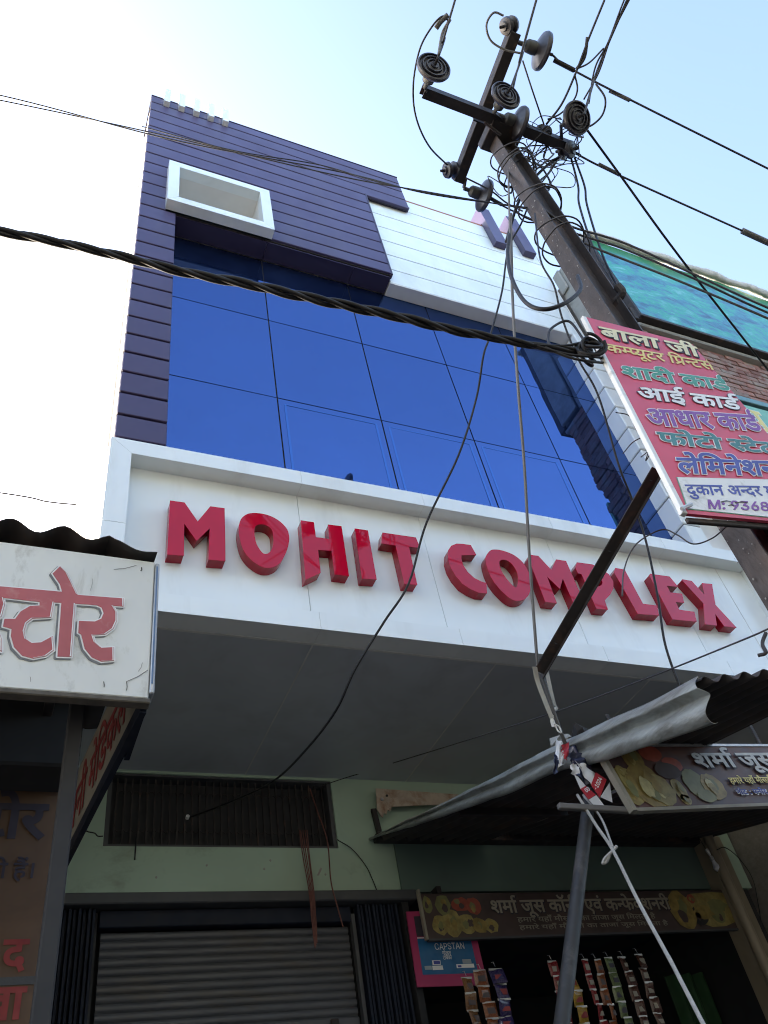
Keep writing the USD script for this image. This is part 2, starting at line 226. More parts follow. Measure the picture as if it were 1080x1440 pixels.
19:+568,551 474,551 473,343 459,276 441,246 404,214 381,204 323,192 307,266 361,284 379,302 389,329 393,551 160,551 161,304 167,256 176,230 192,208 224,182 415,70 460,30 476,1 485,-34 483,-84 470,-128 439,-184 367,-142 396,-91 403,-64 400,-34 386,-9 340,26 160,134 126,164 101,199 85,246 80,290 79,551 0,551 0,622 568,622;
6:+-182,754 -182,790 -168,813 -154,824 -130,830 -113,827 -91,813 -81,798 -75,772 -81,746 -91,731 -105,720 -130,714 -154,720 -168,731;
495:+668,189 642,192 619,200 594,223 587,243 587,265 601,297 519,291 487,277 452,253 452,0 371,0 371,174 312,136 281,124 245,119 207,119 172,125 122,145 94,167 71,194 50,247 48,321 66,374 101,417 124,434 179,456 253,464 339,454 333,381 249,391 189,382 147,354 139,341 128,310 128,272 138,238 147,225 170,204 198,192 228,188 262,191 306,209 371,260 371,551 0,551 0,622 562,622 562,551 452,551 452,334 490,354 525,365 616,368 616,307 642,314 672,311 705,298 737,276 791,305 831,353 850,418 850,465 840,502 822,532 809,545 780,561 745,566 723,564 706,557 694,547 686,533 684,510 694,484 704,470 744,450 816,440 799,370 731,380 679,402 658,418 629,453 614,494 612,517 618,555 625,571 648,600 681,620 701,627 750,632 787,629 821,618 854,601 894,563 914,529 929,465 929,413 918,361 881,290 845,251 800,221 887,134 960,43 896,-1 804,118 725,194|+1137,551 1137,0 1056,0 1056,551 967,551 967,622 1241,622 1241,551;
5:+-188,847 -186,863 -174,882 -154,894 -139,896 -116,891 -104,882 -94,870 -89,847 -94,824 -104,812 -116,802 -139,797 -161,802 -174,812 -183,824|+69,863 46,792 30,764 -8,722 -54,695 -80,687 -138,680 -193,687 -218,696 -264,724 -285,744 -322,796 -352,863 -283,887 -261,837 -223,782 -193,760 -175,753 -135,747 -93,753 -76,760 -49,784 -20,840 -5,889;
80:+170,551 170,0 89,0 89,551 0,551 0,622 273,622 273,551|+80,615 30,674 -14,698 -77,702 -143,682 -169,751 -121,767 -78,773 -33,770 -1,759 39,732 72,692 76,694 45,762 13,803 -13,819 -45,827 -90,824 -127,813 -150,882 -79,895 -18,892 34,870 65,844 93,807 118,757 165,615;
813:+147,414 119,420 103,430 88,456 85,482 88,509 97,528 119,545 147,550 175,545 197,528 206,509 209,482 206,456 191,430 175,420|+147,-14 127,-11 103,2 88,28 85,54 88,81 97,100 119,117 147,122 175,117 197,100 206,81 209,54 203,18 191,2 175,-8;
46:+479,551 479,0 398,0 398,191 321,154 290,148 238,147 195,155 157,172 128,194 110,217 91,258 81,311 79,551 0,551 0,622 583,622 583,551|-398,551 160,551 163,304 175,260 200,232 244,218 294,220 352,244 398,280;
799:+46,-129 74,-3 95,116 192,116 199,105 179,38 113,-129;
27:+208,551 208,224 204,207 190,188 169,179 150,179 117,191 77,227 48,274 41,308 46,332 61,350 89,358 127,359 127,551 0,551 0,622 578,622 578,551 474,551 474,0 393,0 393,551;
554:+204,426 254,421 284,412 327,390 354,370 379,390 436,417 502,426 538,423 569,445 603,458 664,465 776,465 776,551 0,551 0,622 967,622 967,551 857,551 857,394 635,392 607,381 594,363 593,338 597,321 636,277 715,293 792,288 839,270 860,256 891,222 901,202 909,154 907,128 891,82 860,44 838,28 783,7 750,2 674,2 637,7 568,28 477,83 400,158 461,207 530,138 602,95 683,75 754,77 786,86 809,102 823,124 828,152 824,177 812,197 793,211 751,221 710,221 664,212 623,197 588,221 544,263 517,313 512,355 496,356 456,348 416,323 379,271 356,208 279,232 311,313 253,346 221,353 194,352 168,345 140,320 127,285 127,256 140,212 168,170 210,126 309,40 255,-12 149,84 99,138 63,194 46,254 49,314 61,347 80,374 103,395 130,410 160,420;
76:+-179,615 -228,674 -272,698 -336,702 -402,682 -428,751 -380,767 -337,773 -292,770 -260,759 -220,732 -187,692 -183,694 -214,762 -246,803 -272,819 -304,827 -349,824 -386,813 -409,882 -338,895 -277,892 -224,870 -194,844 -166,807 -141,757 -94,615;
134:+254,457 236,462 226,486 230,504 254,514 273,510 283,496 284,486 279,467 273,462|+384,407 365,412 360,417 355,436 360,455 374,464 384,465 403,460 412,446 413,436 412,426 403,412|+125,407 107,412 101,417 97,436 101,455 115,464 125,465 135,464 149,455 154,436 149,417 144,412|+81,283 62,288 57,293 52,312 57,330 81,340 105,330 109,312 99,288|+429,283 410,288 405,293 400,312 405,330 429,340 453,330 458,312 457,302 448,288|+125,158 107,163 101,168 97,187 101,206 115,215 125,216 135,215 149,206 154,187 149,168 144,163|+394,159 365,163 360,168 355,187 360,206 374,215 384,216 403,211 412,197 413,187 408,168|+254,108 236,113 226,137 230,156 236,161 254,166 273,161 283,147 284,137 279,118 273,113"""
TEXTS = {'bala': ('48,0,0 66,571,0 54,830,0 66,1508,0 3,1767,0 32,2027,0 68,2769,0', 3028),
 'comp': ('25,0,0 551,762,0 51,1397,0 70,1977,0 35,1977,0 52,2481,0 3,2890,0 607,3150,0 274,3409,0 202,3977,0 35,4291,0 60,4795,0 181,5471,0', 5471),
 'shadi': ('58,0,0 66,680,0 42,939,0 653,1459,0 3,1718,0 25,1978,0 66,2740,0 37,2999,0 181,3570,0', 3576),
 'aai': ('10,0,0 12,1023,0 3,1514,0 25,1774,0 66,2536,0 37,2795,0 181,3366,0', 3372),
 'aadhar': ('10,0,0 43,1023,0 66,1638,0 52,1897,0 3,2306,0 25,2566,0 66,3328,0 37,3587,0 181,4158,0', 4164),
 'photo': ('47,0,0 79,771,0 35,1030,0 79,1534,0 3,1793,0 215,2053,0 35,2442,0 75,2902,0 35,2946,0', 3450),
 'lami': ('54,0,0 75,678,0 608,678,0 50,937,0 44,1535,0 75,2090,0 58,2090,0 44,2770,0', 3325),
 'dukan': ('419,0,0 25,520,0 66,1282,0 44,1541,0 3,2096,0 9,2356,0 202,3120,0 42,3429,0 52,3949,0 3,4358,0 50,4618,0 66,5216,0 25,5475,0 450,6016,0 35,6237,0', 6741),
 'medical': ('52,0,0 32,409,0 44,1151,0 68,1706,0 3,1965,0 50,2225,0 75,2823,0 607,2823,0 37,3082,0 25,3659,0 54,4421,0 3,5099,0 60,5359,0 81,6035,0', 6035),
 'tor': ('35,0,0 79,504,0 52,763,0', 1172),
 'tihain': ('40,0,0 68,570,0 3,829,0 61,1089,0 452,1620,0 104,1620,0', 1999),
 'da': ('42,0,0', 520),
 'va': ('57,0,0 66,556,0', 815),
 'juice': ('58,0,0 50,680,0 66,1278,0 181,1537,0 3,1537,0 32,1797,0 70,2539,0 60,2539,0 3,3215,0 25,3475,0 77,4237,0 44,4496,0 181,5051,0 52,5051,0', 5460),
 'juice2': ('58,0,0 50,680,0 66,1278,0 181,1537,0 3,1537,0 32,1797,0 70,2539,0 60,2539,0 3,3215,0 25,3475,0 77,4237,0 44,4496,0 181,5051,0 52,5051,0 3,5460,0 19,5720,0 57,6273,0 6,6829,0 3,6829,0 25,7089,0 202,7851,0 47,8146,0 75,8695,0 495,8917,0 44,10143,0 52,10698,0 68,11107,0', 11366),
 'hamare': ('61,0,0 50,531,0 66,1129,0 52,1388,0 75,1797,0 3,1797,0 51,2057,0 61,2637,0 66,3168,0 5,3427,0 3,3427,0 50,3687,0 80,4285,0 60,4544,0 50,5220,0 68,5818,0', 6077),
 'note': ('44,0,0 79,555,0 35,814,0 3,1318,0 813,1578,0 3,1872,0 46,2132,0 44,2700,0 68,3255,0 52,3514,0 799,3923,0', 4191),
 'cap1': ('27,0,0 79,563,0 554,822,0 44,1774,0', 2329),
 'cap2': ('35,0,0 79,504,0 48,763,0 76,1334,0 25,1334,0 79,2096,0', 2355),
 'yu': ('134,0,0 77,510,0 51,769,0 70,1349,0', 1349),
 'line1': ('61,0,0 50,531,0 66,1129,0 52,1388,0 75,1797,0 3,1797,0 51,2057,0 61,2637,0 66,3168,0 5,3427,0 3,3427,0 50,3687,0 80,4285,0 60,4544,0 50,5220,0 68,5818,0 3,6077,0 25,6337,0 66,7099,0 3,7358,0 40,7618,0 66,8188,0 32,8447,0 66,9189,0 3,9448,0 32,9708,0 70,10450,0 60,10450,0 3,11126,0 608,11386,0 50,11645,0 54,12243,0 40,12921,0 66,13491,0 3,13750,0 61,14010,0 76,14541,0', 14541)}
# ------------------------------------------------------------------ lettering (outlines of Devanagari glyphs, 1000 units per em, headline at 622)
def _glyph(t):
    pos, neg = [], []
    for c in t.split('|'):
        q = Polygon([tuple(map(float, p.split(','))) for p in c[1:].split()]).buffer(0); (pos if c[0] == '+' else neg).append(q)
    return union_all(pos).difference(union_all(neg)) if neg else union_all(pos)
GL = {int(k): _glyph(v) for k, v in (e.strip().split(':') for e in GLYPHS.split(';')) if v}
def words(key, grow=0., sub=None):
    seq, adv = TEXTS[key]; ps = []
    for e in seq.split():
        g, x, y = map(int, e.split(','))
        if g in GL: ps.append(affinity.translate(GL[g], x, y))
    u = union_all(ps)
    return (u.buffer(grow, join_style='mitre', mitre_limit=2).simplify(2) if grow else u), adv
def text_on(O, ux, uz, key, aL, bBase, sx, sz, grow=0., th=.001, shift=(0, 0), clip=None):
    p, adv = words(key, grow); p = affinity.affine_transform(p, [sx, 0, 0, sz, aL + shift[0], bBase + shift[1]])
    if clip is not None: p = p.intersection(clip)
    return sheet(O, ux, uz, p, th)
def latin_on(O, ux, uz, text, a, b, h, sx=1., bold=True, th=.001):
    m = meshkit.text_mesh(text, h, th, bold); v = np.array(m.vertices); n = np.cross(ux, uz)
    return trimesh.Trimesh(O + (a + v[:, :1] * sx) * ux + (b + v[:, 1:2]) * uz + v[:, 2:] * n, np.array(m.faces), process=False)
def blob(cx, cy, rx, ry, seed, n=14, j=.18):
    r = random.Random(seed); return Polygon([(cx + rx * (1 + r.uniform(-j, j)) * math.cos(2 * math.pi * k / n), cy + ry * (1 + r.uniform(-j, j)) * math.sin(2 * math.pi * k / n)) for k in range(n)]).buffer(0)

# ------------------------------------------------------------------ materials
purple = mat('purple_panel', (.062, .050, .108), .40, spec=.33, var=.07, scale=1.6, bump=.0006, bscale=5, dirt=(.08, .072, .115), dscale=2.2, dlo=.52, dhi=.85, stretch=(1, 1, .3), rnd=.05)
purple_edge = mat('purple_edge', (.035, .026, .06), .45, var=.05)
white = mat('white_panel', (.755, .80, .805), .28, var=.025, scale=1.3, bump=.0005, bscale=3, dirt=(.60, .625, .61), dscale=3.5, dlo=.52, dhi=.95, stretch=(1, 1, .22), rnd=.012)
white_edge = mat('white_panel_edge', (.72, .71, .68), .4, var=.05)
joint = mat('dark_joint', (.03, .03, .032), .8)
joint_white = mat('pale_sealant', (.62, .63, .62), .6)
greyjoint = mat('grey_joint', (.16, .16, .165), .7)
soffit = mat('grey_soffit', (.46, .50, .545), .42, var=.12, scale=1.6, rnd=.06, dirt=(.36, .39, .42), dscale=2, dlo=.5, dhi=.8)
letter_red = mat('letter_red', (.45, .003, .024), .03, spec=.36, coat=.0, var=.02, scale=3, rvar=.004)
letter_side = mat('letter_side_red', (.30, .003, .018), .22, var=.04)
plaster = mat('side_plaster', (.62, .61, .58), .85, var=.08, scale=3, bump=.003, bscale=20, dirt=(.40, .38, .35), dscale=1.1, dlo=.55, dhi=.75)
green_wall = mat('green_wall', (.33, .44, .345), .75, var=.10, scale=1.5, bump=.002, bscale=25, dirt=(.15, .16, .12), dscale=1.7, dlo=.56, dhi=.8)
teal_wall = mat('teal_wall', (.11, .165, .14), .7, var=.1, scale=2, dirt=(.1, .13, .12))
dark_blue = mat('dark_blue_paint', (.013, .018, .032), .65, spec=.25, var=.2, scale=6, dirt=(.022, .021, .022))
grey_beam = mat('grey_beam', (.065, .068, .072), .7, var=.15, scale=4, bump=.002)
shutter_m = mat('shutter_steel', (.10, .105, .115), .5, metal=.3, var=.14, scale=5, dirt=(.11, .10, .085), dscale=3, stretch=(1, 1, 3))
iron = mat('dark_iron', (.032, .027, .026), .6, metal=.25, var=.3, scale=14, bump=.0012, bscale=70, dirt=(.10, .055, .035), dscale=9, dlo=.56, dhi=.72)
pole_m = mat('pole_steel', (.050, .040, .036), .55, metal=.2, var=.4, scale=9, bump=.003, bscale=70, dirt=(.085, .058, .045), dscale=9, dlo=.48, dhi=.72, stretch=(1, 1, .35))
chips = mat('paint_flecks', (.30, .29, .27), .8)
porcelain = mat('insulator_glaze', (.030, .027, .034), .35, var=.15, spec=.6, dirt=(.06, .057, .055), dscale=12, dlo=.5, dhi=.8)
cap_m = mat('insulator_cap', (.085, .085, .078), .55, metal=.4, var=.2, scale=20)
cable_m = mat('black_cable', (.014, .013, .014), .5, spec=.35, var=.3, scale=30)
wire_m = mat('aluminium_wire', (.045, .042, .044), .55, var=.1, scale=8)
wire_grey = mat('grey_wire', (.13, .125, .118), .65, var=.12, scale=5)
sleeve_m = mat('grey_sleeve', (.10, .097, .092), .7, var=.05)
rope_m = mat('pale_rope', (.34, .335, .31), .85, var=.2, scale=60, bump=.001, bscale=250)
strap_m = mat('white_strap', (.62, .62, .58), .7, var=.15, scale=25)
galv = mat('galvanised_sheet', (.33, .35, .335), .55, metal=.3, var=.28, scale=9, bump=.008, bscale=22, dirt=(.12, .11, .09), dscale=6, dlo=.46, dhi=.74, stretch=(1, .5, 1.6))
tin_dark = mat('rusty_dark_sheet', (.060, .052, .050), .75, metal=.1, var=.35, scale=5, dirt=(.10, .06, .04), dscale=3)
rust_m = mat('rust_patch', (.16, .07, .04), .9, var=.35, scale=40, bump=.002)
rusty_plate = mat('rusty_plate', (.42, .35, .28), .7, var=.25, scale=14, dirt=(.22, .12, .07), dscale=9, dlo=.45, dhi=.65)
sign_red = mat('sign_red', (.58, .06, .11), .42, var=.10, scale=2.2, dirt=(.48, .09, .13), dscale=3)
sign_white = mat('sign_white', (.72, .73, .72), .4, var=.06, scale=4, dirt=(.42, .41, .38), dscale=11, dlo=.58, dhi=.75)
tin_white = mat('weathered_white_tin', (.66, .68, .66), .45, var=.08, scale=3, dirt=(.30, .29, .25), dscale=7, dlo=.57, dhi=.76, stretch=(1, 1, .45))
grime = mat('grime', (.10, .09, .075), .9, var=.3, scale=30)
faded_red = mat('faded_red_paint', (.42, .105, .115), .55, var=.12, scale=8, dirt=(.50, .27, .25), dscale=14, dlo=.58, dhi=.8)
grey_shadow = mat('grey_print', (.17, .18, .19), .6)
silver = mat('tin_edge', (.45, .46, .47), .4, metal=.5, var=.2, scale=20)
blue_paint = mat('blue_paint', (.10, .17, .30), .5, var=.2, scale=15)
ink_cream = mat('ink_cream', (.66, .62, .40), .5); ink_yellow = mat('ink_yellow', (.66, .55, .17), .5)
ink_green = mat('ink_green', (.05, .27, .20), .5); ink_teal = mat('ink_teal', (.045, .19, .20), .5)
print_white = mat('print_white', (.42, .42, .40), .55, var=.2, scale=20)
ink_white = mat('ink_white', (.72, .73, .74), .5); ink_purple = mat('ink_purple', (.20, .065, .32), .5)
ink_blue = mat('ink_blue', (.055, .075, .33), .5); ink_black = mat('ink_black', (.035, .03, .045), .6)
ink_red = mat('ink_red', (.24, .032, .03), .7, var=.2, scale=12); ink_lightgreen = mat('ink_light_green', (.16, .42, .30), .5)
tan_wall = mat('tan_painted_wall', (.11, .064, .036), .75, var=.12, scale=3, dirt=(.065, .04, .026), dscale=3, dlo=.55, dhi=.8)
board_cream = mat('cream_board', (.27, .25, .20), .7, var=.15, scale=6)
brick_m = mat('red_brick', (.24, .105, .078), .9, var=.25, scale=18, bump=.003, bscale=80, dirt=(.27, .22, .18), dscale=7, dlo=.42, dhi=.66, rnd=.3)
mortar = mat('mortar', (.26, .235, .21), .95, var=.2, scale=20, bump=.004, bscale=50)
concrete = mat('grey_concrete', (.33, .33, .31), .85, var=.12, scale=4, bump=.002, bscale=30, dirt=(.2, .19, .17))
cloth_m = mat('folded_cloth', (.52, .49, .44), .9, var=.15, scale=9, bump=.006, bscale=16)
pvc = mat('cream_pipe', (.24, .205, .145), .5, var=.12, scale=5, dirt=(.3, .25, .18), dscale=4)
pink = mat('pink_card', (.36, .03, .11), .5, var=.05); poster_blue = mat('poster_blue', (.022, .12, .27), .35, var=.15, scale=9)
maroon_print = mat('maroon_print', (.10, .045, .036), .5, var=.45, scale=5, dirt=(.085, .07, .085), dscale=3, dlo=.45, dhi=.65)
brown_print = mat('brown_print', (.065, .043, .04), .4, var=.3, scale=6)
fruit_a = mat('fruit_yellow', (.27, .22, .07), .45, var=.45, scale=22, dirt=(.20, .12, .03), dscale=14); fruit_b = mat('fruit_ochre', (.24, .17, .045), .45, var=.5, scale=18, dirt=(.28, .22, .06), dscale=12)
fruit_c = mat('fruit_green', (.17, .17, .065), .45, var=.25, scale=20); fruit_d = mat('fruit_red', (.30, .06, .035), .45, var=.3, scale=25)
bulb_m = mat('bulb_plastic', (.60, .63, .68), .4)
navy_plastic = mat('navy_plastic', (.03, .035, .07), .35, var=.3, scale=20); plastic_white = mat('plastic_white', (.62, .64, .66), .4, var=.1, scale=20)
plastic_red = mat('plastic_red', (.42, .03, .045), .4)
green_cloth = mat('green_cloth', (.008, .045, .012), .8, var=.3, scale=6)
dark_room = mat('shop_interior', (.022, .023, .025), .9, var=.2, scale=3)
asphalt = mat('asphalt', (.06, .058, .055), .9, var=.25, scale=4, bump=.004, bscale=60, dirt=(.13, .115, .095), dscale=.7)
paving = mat('paving', (.24, .225, .20), .9, var=.2, scale=5, bump=.003, bscale=40)
thread_red = mat('red_thread', (.14, .055, .045), .85, var=.2, scale=40)
brown_trim = mat('brown_trim', (.30, .12, .06), .6, var=.15, scale=9)
sachets = [mat('sachet_' + n, c, .28, var=.35, scale=60, spec=.6) for n, c in (('red', (.17, .013, .015)), ('yellow', (.30, .18, .015)), ('orange', (.17, .05, .015)), ('green', (.10, .135, .05)), ('brown', (.06, .022, .015)), ('violet', (.03, .02, .075)), ('amber', (.15, .065, .02)))]
foil = mat('foil_edge', (.45, .43, .40), .3, metal=.7)
# tinted mirror glass: a blue coating in front of a dark room
glass = usdkit.material(stage, '/World/Looks/blue_mirror_glass', {
    'g': ('geometry', {}), 'n': ('noise_texture', {'scale': 1.4, 'detail': 1.5}), 'bp': ('bump', {'strength': 1.0, 'distance': .0045}),
    'gl': ('glossy_bsdf', {'color': (.102, .178, .41), 'roughness': .012}), 'df': ('diffuse_bsdf', {'color': (.004, .012, .06)}),
    'oi': ('object_info', {}), 'mv': ('map_range', {'from_min': 0., 'from_max': 1., 'to_min': .93, 'to_max': 1.06}), 'hv': ('hsv', {'color': (.102, .178, .41)}),
    'nd': ('noise_texture', {'scale': 2.2, 'detail': 7.0, 'roughness': .65}), 'md': ('map_range', {'from_min': .35, 'from_max': .75, 'to_min': .965, 'to_max': .86}), 'dd': ('diffuse_bsdf', {'color': (.035, .055, .12)}), 'mm': ('mix_closure', {}),
    'm': ('mix_closure', {'fac': .94})},
    [('oi.random', 'mv.value'), ('mv.result', 'hv.value'), ('hv.color', 'gl.color'), ('g.position', 'nd.vector'), ('nd.fac', 'md.value'), ('md.result', 'mm.fac'), ('dd.BSDF', 'mm.closure1'), ('m.closure', 'mm.closure2'), ('g.position', 'n.vector'), ('n.fac', 'bp.height'), ('bp.normal', 'gl.normal'), ('df.BSDF', 'm.closure1'), ('gl.BSDF', 'm.closure2')], surface='mm.closure')
film = usdkit.material(stage, '/World/Looks/blue_film_tape', {'gl': ('glossy_bsdf', {'color': (.11, .22, .50), 'roughness': .2}), 'df': ('diffuse_bsdf', {'color': (.01, .05, .19)}), 'm': ('mix_closure', {'fac': .75})},
    [('df.BSDF', 'm.closure1'), ('gl.BSDF', 'm.closure2')], surface='m.closure')
tarp = usdkit.material(stage, '/World/Looks/painted_tarp', {
    'g': ('geometry', {}), 'mp': ('mapping', {'mapping_type': 'point', 'rotation': (0., .55, 0.), 'scale': (2.2, 1.0, 4.4)}),
    'n': ('noise_texture', {'scale': 1.7, 'detail': 12.0, 'roughness': .74, 'distortion': .35}),
    'r': ('rgb_ramp', {'ramp': [(0.34, (.010, .07, .13)), (.44, (.025, .15, .23)), (.49, (.035, .23, .29)), (.53, (.012, .31, .20)), (.575, (.04, .31, .29)), (.65, (.17, .44, .44)), (.76, (.45, .62, .58))]}),
    'sx': ('separate_xyz', {}), 'n2': ('noise_texture', {'scale': 3.0, 'detail': 6.0}), 'ad': ('math', {'math_type': 'multiply_add', 'value2': .55}),
    'mr': ('map_range', {'from_min': 9.22, 'from_max': 9.36, 'to_min': 0., 'to_max': 1., 'clamp': True}),
    'mx': ('mix_color', {'blend_type': 'mix', 'b': (.012, .16, .06)}), 'n3': ('noise_texture', {'scale': 5.0, 'detail': 4.0}), 'bp': ('bump', {'strength': 1.0, 'distance': .012}),
    'p': ('principled_bsdf', {'roughness': .38})},
    [('g.position', 'mp.vector'), ('mp.vector', 'n.vector'), ('n.fac', 'r.fac'), ('g.position', 'sx.vector'), ('g.position', 'n2.vector'), ('n2.fac', 'ad.value1'), ('sx.z', 'ad.value3'),
     ('ad.value', 'mr.value'), ('mr.result', 'mx.fac'), ('r.color', 'mx.a'), ('mx.result', 'p.base_color'), ('g.position', 'n3.vector'), ('n3.fac', 'bp.height'), ('bp.normal', 'p.normal')], surface='p.BSDF')

# ------------------------------------------------------------------ ground
obj('street', box(-300, 300, -300, 300, -.3, 0), asphalt, kind='structure')
obj('pavement', box(-30, 30, 2.6, 5.2, -.05, .16, .01), paving, kind='structure')

# ------------------------------------------------------------------ the shop building
X0, X1 = .235, 4.60
YF, YW, YG = 3.055, 3.12, 3.26            # fascia / purple front, white plank front, glass
B = thing('shop_building', 'narrow shop building with purple and white panels above blue mirror glass', 'building', (X0, 4.5, 0))
core = join([box(X0 + .012, X1 - .012, 3.62, 12, 4.15, 10.25), box(X0 + .012, .50, 3.10, 3.46, 5.31, 10.70), box(X0 + .012, .60, 3.30, 3.62, 4.2, 5.31), box(.50, 2.45, 3.12, 3.46, 9.18, 10.70),
             box(.50, .524, 3.12, 3.46, 8.30, 9.18), box(1.26, 2.43, 3.12, 3.46, 8.30, 9.18),
             box(.5, 1.28, 3.12, 3.46, 8.30, 8.40), box(4.475, X1 - .012, 3.29, 3.46, 4.2, 8.3), box(2.45, X1 - .012, 3.15, 3.46, 8.30, 10.25)])
obj('wall', core, plaster, B)
# purple planks
PZ = [10.568 - .2106 * k for k in range(25)]      # groove heights
def plank(x0, x1, z0, z1, y0, m, name, dy=.0):
    obj(name, box(x0, x1, y0 + dy, y0 + .028, z0 + .010, z1 - .010, .004), m, B)
HX0, HX1, HZ0, HZ1 = .436, 1.331, 8.276, 9.052     # the framed opening
bands = [(PZ[0], 10.74)] + [(PZ[k + 1], PZ[k]) for k in range(24)] + [(5.305, PZ[24])]
for z0, z1 in bands:
    zc = (z0 + z1) / 2; dy = RNG.uniform(0, .0015)
    if zc > 9.97: plank(.24, 2.955, z0, z1, YF, purple, 'purple_panel', dy)
    elif zc > 9.11: plank(.24, 2.45, z0, z1, YF, purple, 'purple_panel', dy)
    elif zc > 8.27:
        plank(.24, HX0 + .01, z0, z1, YF, purple, 'purple_panel', dy); plank(HX1 - .01, 2.45, max(z0, 8.285), z1, YF, purple, 'purple_panel', dy)
    else: plank(.24, .522, z0, z1, YF, purple, 'purple_panel', dy)
back = join([box(.238, 2.448, YF + .022, YF + .045, 9.056, 10.735), box(2.44, 2.950, YF + .022, YW + .06, 9.985, 10.735), box(.238, .500, YF + .022, YF + .045, 5.30, 9.056), box(HX1 - .05, 2.446, YF + .022, YF + .045, 8.285, 9.056),
             box(.500, 1.27, YF + .022, YF + .045, 8.285, 8.35)])
obj('panel_backing', back, joint, B)
obj('corner_trim', box(2.445, 2.462, YF - .004, YF + .05, 8.272, 9.97, .003), purple_edge, B)
obj('corner_trim', box(2.42, 2.965, YF + .004, YW - .004, 9.975, 9.988), purple_edge, B)
for xa, xb in ((.524, 1.30), (1.304, 2.09), (2.094, 2.448)):
    obj('underside_panel', box(xa, xb, YF + .03, YG - .006, 8.262, 8.274), purple_edge, B)
obj('return_panel', box(.514, .524, YF + .03, YG - .004, 5.3, 8.262), purple_edge, B)
obj('return_panel', box(2.436, 2.446, YF + .046, YG - .004, 8.275, 9.98), purple_edge, B)
obj('parapet_cap', box(.236, 2.96, YF - .004, 3.5, 10.738, 10.752, .003), purple_edge, B)
# framed square opening
def mitre(a, b, c, d, y0, y1): return quad_sheet((a[0], y0, a[1]), (b[0], y0, b[1]), (c[0], y0, c[1]), (d[0], y0, d[1]), y0 - y1)
wf = []
o = [(HX0, HZ0), (HX1, HZ0), (HX1, HZ1), (HX0, HZ1)]; t = .09; i_ = [(HX0 + t, HZ0 + t), (HX1 - t, HZ0 + t), (HX1 - t, HZ1 - t), (HX0 + t, HZ1 - t)]
for k in range(4):
    a, b, c, d = o[k], o[(k + 1) % 4], i_[(k + 1) % 4], i_[k]
    m_ = V([(a[0] + b[0] + c[0] + d[0]) / 4, (a[1] + b[1] + c[1] + d[1]) / 4]); sh = lambda p: tuple(V(p) + (m_ - V(p)) * .0) 
    g = .0016; dx = (g if k in (0, 2) else 0); dz = (g if k in (1, 3) else 0)
    sg = lambda p, q: (p[0] + (dx if p[0] < m_[0] else -dx), p[1] + (dz if p[1] < m_[1] else -dz))
    P4 = [sg(p, 0) for p in (a, b, c, d)]
    pts = [(x, y, z) for x, z in P4 for y in (2.965, 3.0555)]
    obj('opening_frame', trimesh.convex.convex_hull(V(pts)), white, B)
fx0, fx1, fz0, fz1 = i_[0][0], i_[1][0], i_[0][1], i_[2][1]
for nm, b in (('recess_lining', box(fx0 - .01, fx1 + .01, 3.056, 3.60, fz1, fz1 + .01)), ('recess_lining', box(fx0 - .01, fx1 + .01, 3.056, 3.60, fz0 - .01, fz0)),
              ('recess_lining', box(fx0 - .01, fx0, 3.056, 3.60, fz0, fz1)), ('recess_lining', box(fx1, fx1 + .01, 3.056, 3.60, fz0, fz1)), ('recess_lining', box(fx0, fx1, 3.58, 3.60, fz0, fz1))):
    obj(nm, b, white_edge, B)
# five small brackets on the parapet
for k in range(5):
    x = .358 + .1485 * k
    pts = [(x + a, y, z) for a in (0, .058) for y, z in ((3.0, 10.555), (3.054, 10.555), (3.0, 10.90), (3.16, 10.93), (3.16, 10.77))]
    obj('parapet_bracket', trimesh.convex.convex_hull(V(pts)), white, B)
# white planks to the right
WZ = [8.25, 8.517, 8.815, 9.112, 9.41, 9.712, 10.01, 10.30]
for k in range(7):
    xa = 2.40 if WZ[k] > 9.3 else 2.462
    obj('white_panel', box(xa, 4.565, YW + RNG.uniform(0, .0015), YW + .026, WZ[k] + (.007 if k else 0), WZ[k + 1] - .007, .003), white, B)
obj('panel_backing', box(2.47, 4.56, YW + .022, YW + .034, 8.26, 10.29), greyjoint, B)
obj('underside_panel', box(2.452, 4.565, YW + .004, YG - .004, 8.236, 8.249), white_edge, B)
obj('end_trim', box(4.566, 4.585, YW - .003, YW + .16, 8.25, 10.30, .003), white_edge, B)
obj('parapet_cap', box(2.955, 4.575, YW + .004, 3.42, 10.302, 10.345, .004), brown_trim, B)
for x in (3.975, 4.350):                                    # purple fins hooked over the parapet
    pts = [(x + a, y, z) for a in (0, .145) for y, z in ((3.045, 9.80), (3.117, 9.80), (3.045, 10.66), (3.117, 10.66))]
    f1 = trimesh.convex.convex_hull(V(pts)); f2 = trimesh.convex.convex_hull(V([(x + a, y, z) for a in (0, .145) for y, z in ((3.117, 10.36), (3.117, 10.66), (3.44, 10.36), (3.44, 10.66))]))
    obj('parapet_fin', [f1, f2], purple, B)
